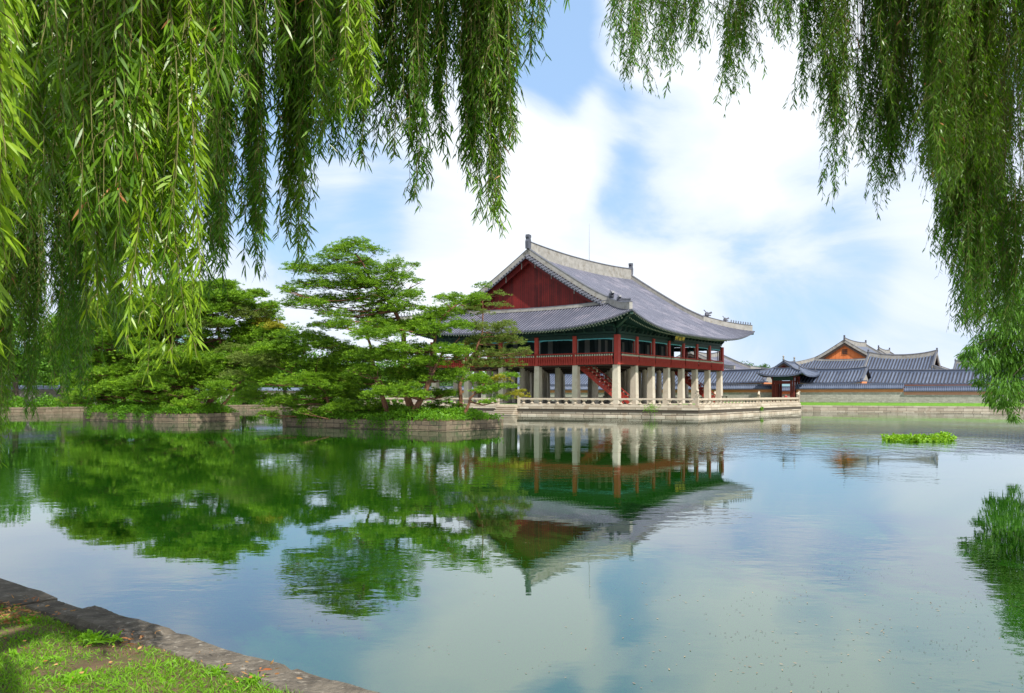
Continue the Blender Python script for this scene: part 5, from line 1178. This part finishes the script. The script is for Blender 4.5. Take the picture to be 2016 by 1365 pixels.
litter(90, (900, 1700), (1000, 1365), .035, M['litter'], 'few dry leaves floating on the middle of the pond', 0)
# ------------------------------------------------------------------ the near bank
def kerb(t0, t1, wdt, ztop, label, skew=0.0, off=0.0):
    """one coping stone along the near edge, from t0 to t1 metres"""
    g = MB(); nx, ny = 26, 12; T = []
    f1 = R_.uniform(0, 9); f2 = R_.uniform(0, 9)
    for i in range(nx+1):
        row = []
        for j in range(ny+1):
            a = i/nx; b = j/ny; t = t0+.012+(t1-t0-.024)*a; s = wdt*b
            ex_ = min(a, 1-a)*(t1-t0); ey_ = min(b, 1-b)*wdt; rd = .035; e_ = min(ex_, ey_)
            zz = ztop-(rd-math.sqrt(max(0, rd*rd-max(0, rd-e_)**2)))*1.0+.008*math.sin(t*7+f1)*math.sin(s*9+f2)+R_.uniform(-.0025, .0025)
            wob = .006*math.sin(t*5+f1)+.005*math.sin(t*13+f2)
            p = edge(t)+EN*(s+off+wob+skew*(a-.5)); row.append((p[0], p[1], zz))
        T.append(row)
    g.grid(T, 0, .5)
    low = lambda r: [(p[0]-EN[0]*0, p[1], .25) for p in r]
    for edge_row in ([r[0] for r in T], [r[-1] for r in T], T[0], T[-1]): g.grid([edge_row, [(p[0], p[1], p[2]-.22) for p in edge_row]], 0, .5)
    o = g.build('kerb_stone', M['kerb'], smooth=False); tag(o, label, 'kerb stone', 'kerb stones along the near pond edge')
KL = ['kerb stone running off the left edge of the view', 'short rounded kerb stone between the leftmost one and the long dark one', 'long dark kerb stone with its raised far corner', 'longest middle kerb stone, pale lichen at its near end', 'speckled kerb stone with dry leaves in its joint at the bottom edge', 'kerb stone just beyond the bottom edge of the view']
# joints measured along the edge
def tpx(px):  # parameter of the edge point that shows at column px
    k = (px-1008)/F; return (k*EB[1]-EB[0])/(ED[0]-k*ED[1])
js = [tpx(-330), tpx(113), tpx(182), tpx(345), tpx(578), tpx(860), tpx(1500)]
wd_ = [.38, .27, .30, .29, .30, .32]; zt = [.955, .925, .955, .94, .945, .94]; of = [-.01, .02, -.01, .0, .0, .0]
for i in range(6): kerb(js[i+1], js[i], wd_[i], zt[i], KL[i], 0, of[i])
g = MB(); p0 = edge(V1*1.0); block_wall(g, edge(tpx(1500)), edge(js[0]), -.3, .70, 3, .8, sgn=-1, depth=.4, jit=.03)
if (np.array([-(edge(1)-edge(0))[1], (edge(1)-edge(0))[0]]) @ EN) < 0: pass
tag(g.build('pond_bank_wall', [M['stone_old'], M['joint']]), 'old block wall under the near kerb stones', 'bank wall')
g = MB(); q0 = edge(js[0]); q1 = np.array(c_nl); q2 = edge(tpx(1500)); q3 = np.array(c_nr)
for a_, b_ in ((q0, q1), (q3, q2)):
    block_wall(g, b_, a_, -.3, .70, 2, 1.2, sgn=-1, depth=.4); block_wall(g, b_, a_, .70, .94, 1, 1.2, sgn=-1, depth=.45, jit=.01)
tag(g.build('pond_bank_wall', [M['stone_old'], M['joint']]), 'old stone bank continuing left and right of the near kerb, outside the view', 'bank wall')
# earth and grass behind the kerb
g = MB(); P = []
def soil_z(t, s): return GZ+.012+.018*math.sin(t*1.7)*math.sin(s*1.3+1)+.014*math.sin(t*4.1+s*3.3)+.02*(1-math.exp(-max(0, s-.4)*1.2))
for i in range(70):
    P.append([])
    for j in range(40):
        t = -6+i*.24; s = .18+j*.14+(.0 if j else 0); p = edge(t)+EN*s; P[-1].append((p[0], p[1], soil_z(t, s)+R_.uniform(-.006, .006)))
g.grid(P, 0, .5); tag(g.build('grass_bank', M['soil'], smooth=True), kind='structure')
def fld(t, s): return .5+.30*np.sin(t*2.3+1.0)*np.sin(s*2.9+.5)+.22*np.sin(t*5.1+s*3.7)+.15*np.sin(t*9.7-s*7.1)
def grass():
    n_ = 150000; t = NR.uniform(-2.5, 6.5, n_); s = .30+NR.random(n_)*3.4; f = fld(t, s)+np.clip((2.6-t)*.22, -.22, .35); keep = NR.random(n_) < np.clip((f-.15)*1.9, .05, 1); t, s, f = t[keep], s[keep], f[keep]; n_ = len(t)
    xy = EB+t[:, None]*ED+s[:, None]*EN; z = np.array([soil_z(a, b) for a, b in zip(t, s)])
    P = np.column_stack([xy, z-.004]); D = unit(NR.normal(size=(n_, 3))*np.array([.55, .55, .1])+np.array([0, 0, .9])); L = NR.uniform(.025, .07, n_)*(.6+.8*np.clip(f, 0, 1))
    tag(leaves_mesh('grass', P, D, L, NR.uniform(.003, .006, n_), M['grass'], NR.random(n_), droop=.35, full=True), 'short bright green grass behind the kerb stones', 'grass', kind='stuff')
grass()
def litter_ground():
    n_ = 1100; t = NR.uniform(-2, 6.5, n_); s = .16+NR.random(n_)**1.4*2.8; f = fld(t, s); keep = (NR.random(n_) < np.clip(1.1-f*1.1, .08, 1)); t, s = t[keep], s[keep]
    t2 = NR.uniform(3.0, 4.6, 1000); s2 = .36+np.abs(NR.normal(size=1000))*.3; t3 = np.concatenate([js[k]+NR.normal(size=14)*.04 for k in (1, 2, 3, 4)]); s3 = NR.uniform(.12, .5, len(t3)); t, s = np.concatenate([t, t2, t3]), np.concatenate([s, s2, s3]); n_ = len(t)
    xy = EB+t[:, None]*ED+s[:, None]*EN; z = np.array([soil_z(a, b) for a, b in zip(t, s)])+NR.uniform(.01, .04, n_); z[s < .42] += .02
    D = NR.normal(size=(n_, 3)); D[:, 2] *= .15
    tag(leaves_mesh('fallen_leaves', np.column_stack([xy, z]), unit(D), NR.uniform(.02, .06, n_), NR.uniform(.005, .014, n_), M['dryleaf'], NR.random(n_), droop=.05, fold=.25, full=True), 'dry orange willow leaves fallen on the grass and kerb', 'fallen leaves', kind='stuff')
litter_ground()
def weed(px, py, r, n_, label, mname='grass'):
    d = F*(CZ-GZ-.02)/(py-HY); c_ = np.array(at(px, HY, d)); c_[2] = GZ+.02; an = NR.random(n_)*2*np.pi; el = NR.uniform(.35, 1.35, n_); D = np.column_stack([np.cos(an)*np.cos(el), np.sin(an)*np.cos(el), np.sin(el)])
    P = c_+NR.normal(size=(n_, 3))*np.array([.3, .3, 0])*r; tag(leaves_mesh('weed', P, unit(D), NR.uniform(.6, 1.2, n_)*r, NR.uniform(.10, .16, n_)*r, M[mname], NR.random(n_)*.7+.3, droop=.45, fold=.1, full=True), label, 'weed', 'weeds in the foreground grass')
weed(150, 1345, .13, 60, 'large leafy weed at the bottom of the view'); weed(185, 1262, .12, 70, 'bushy weed tuft behind the long dark kerb stone'); weed(222, 1262, .10, 40, 'weed tuft touching the long dark kerb stone'); weed(55, 1225, .09, 36, 'weed near the left edge below the first kerb stone'); weed(25, 1290, .08, 30, 'small weed at the left edge'); weed(500, 1345, .09, 60, 'taller grass tuft by the speckled kerb stone'); weed(430, 1325, .08, 50, 'grass tuft leaning on the middle kerb stone')
weed(100, 1300, .07, 26, 'little weed in the middle of the grass'); weed(330, 1345, .07, 26, 'small weed low in the grass, bottom centre-left')

# small things on the terrace and by the gateway
for px, lb in ((1426, 'small dark notice stand behind the right part of the balustrade'), (1497, 'low bench with a pale top behind the right part of the balustrade')):
    p = at(px, HY, 128); r = empty('notice_stand' if px < 1450 else 'bench', (p[0], p[1], TZ), ROT+math.pi/2); tag(r, lb, 'sign' if px < 1450 else 'bench')
    w_ = .3 if px < 1450 else .75; hgt_ = .95 if px < 1450 else .75
    for x in (-w_, w_):
        for y in (-.15, .15): g = MB(); g.box(x-.03, x+.03, y-.03, y+.03, 0, hgt_); g.build('leg', M['darkwood'], r)
    g = MB(); g.box(-w_-.08, w_+.08, -.24, .24, hgt_+.002, hgt_+.07); g.build('panel' if px < 1450 else 'seat', M['black'] if px < 1450 else M['stone'], r)
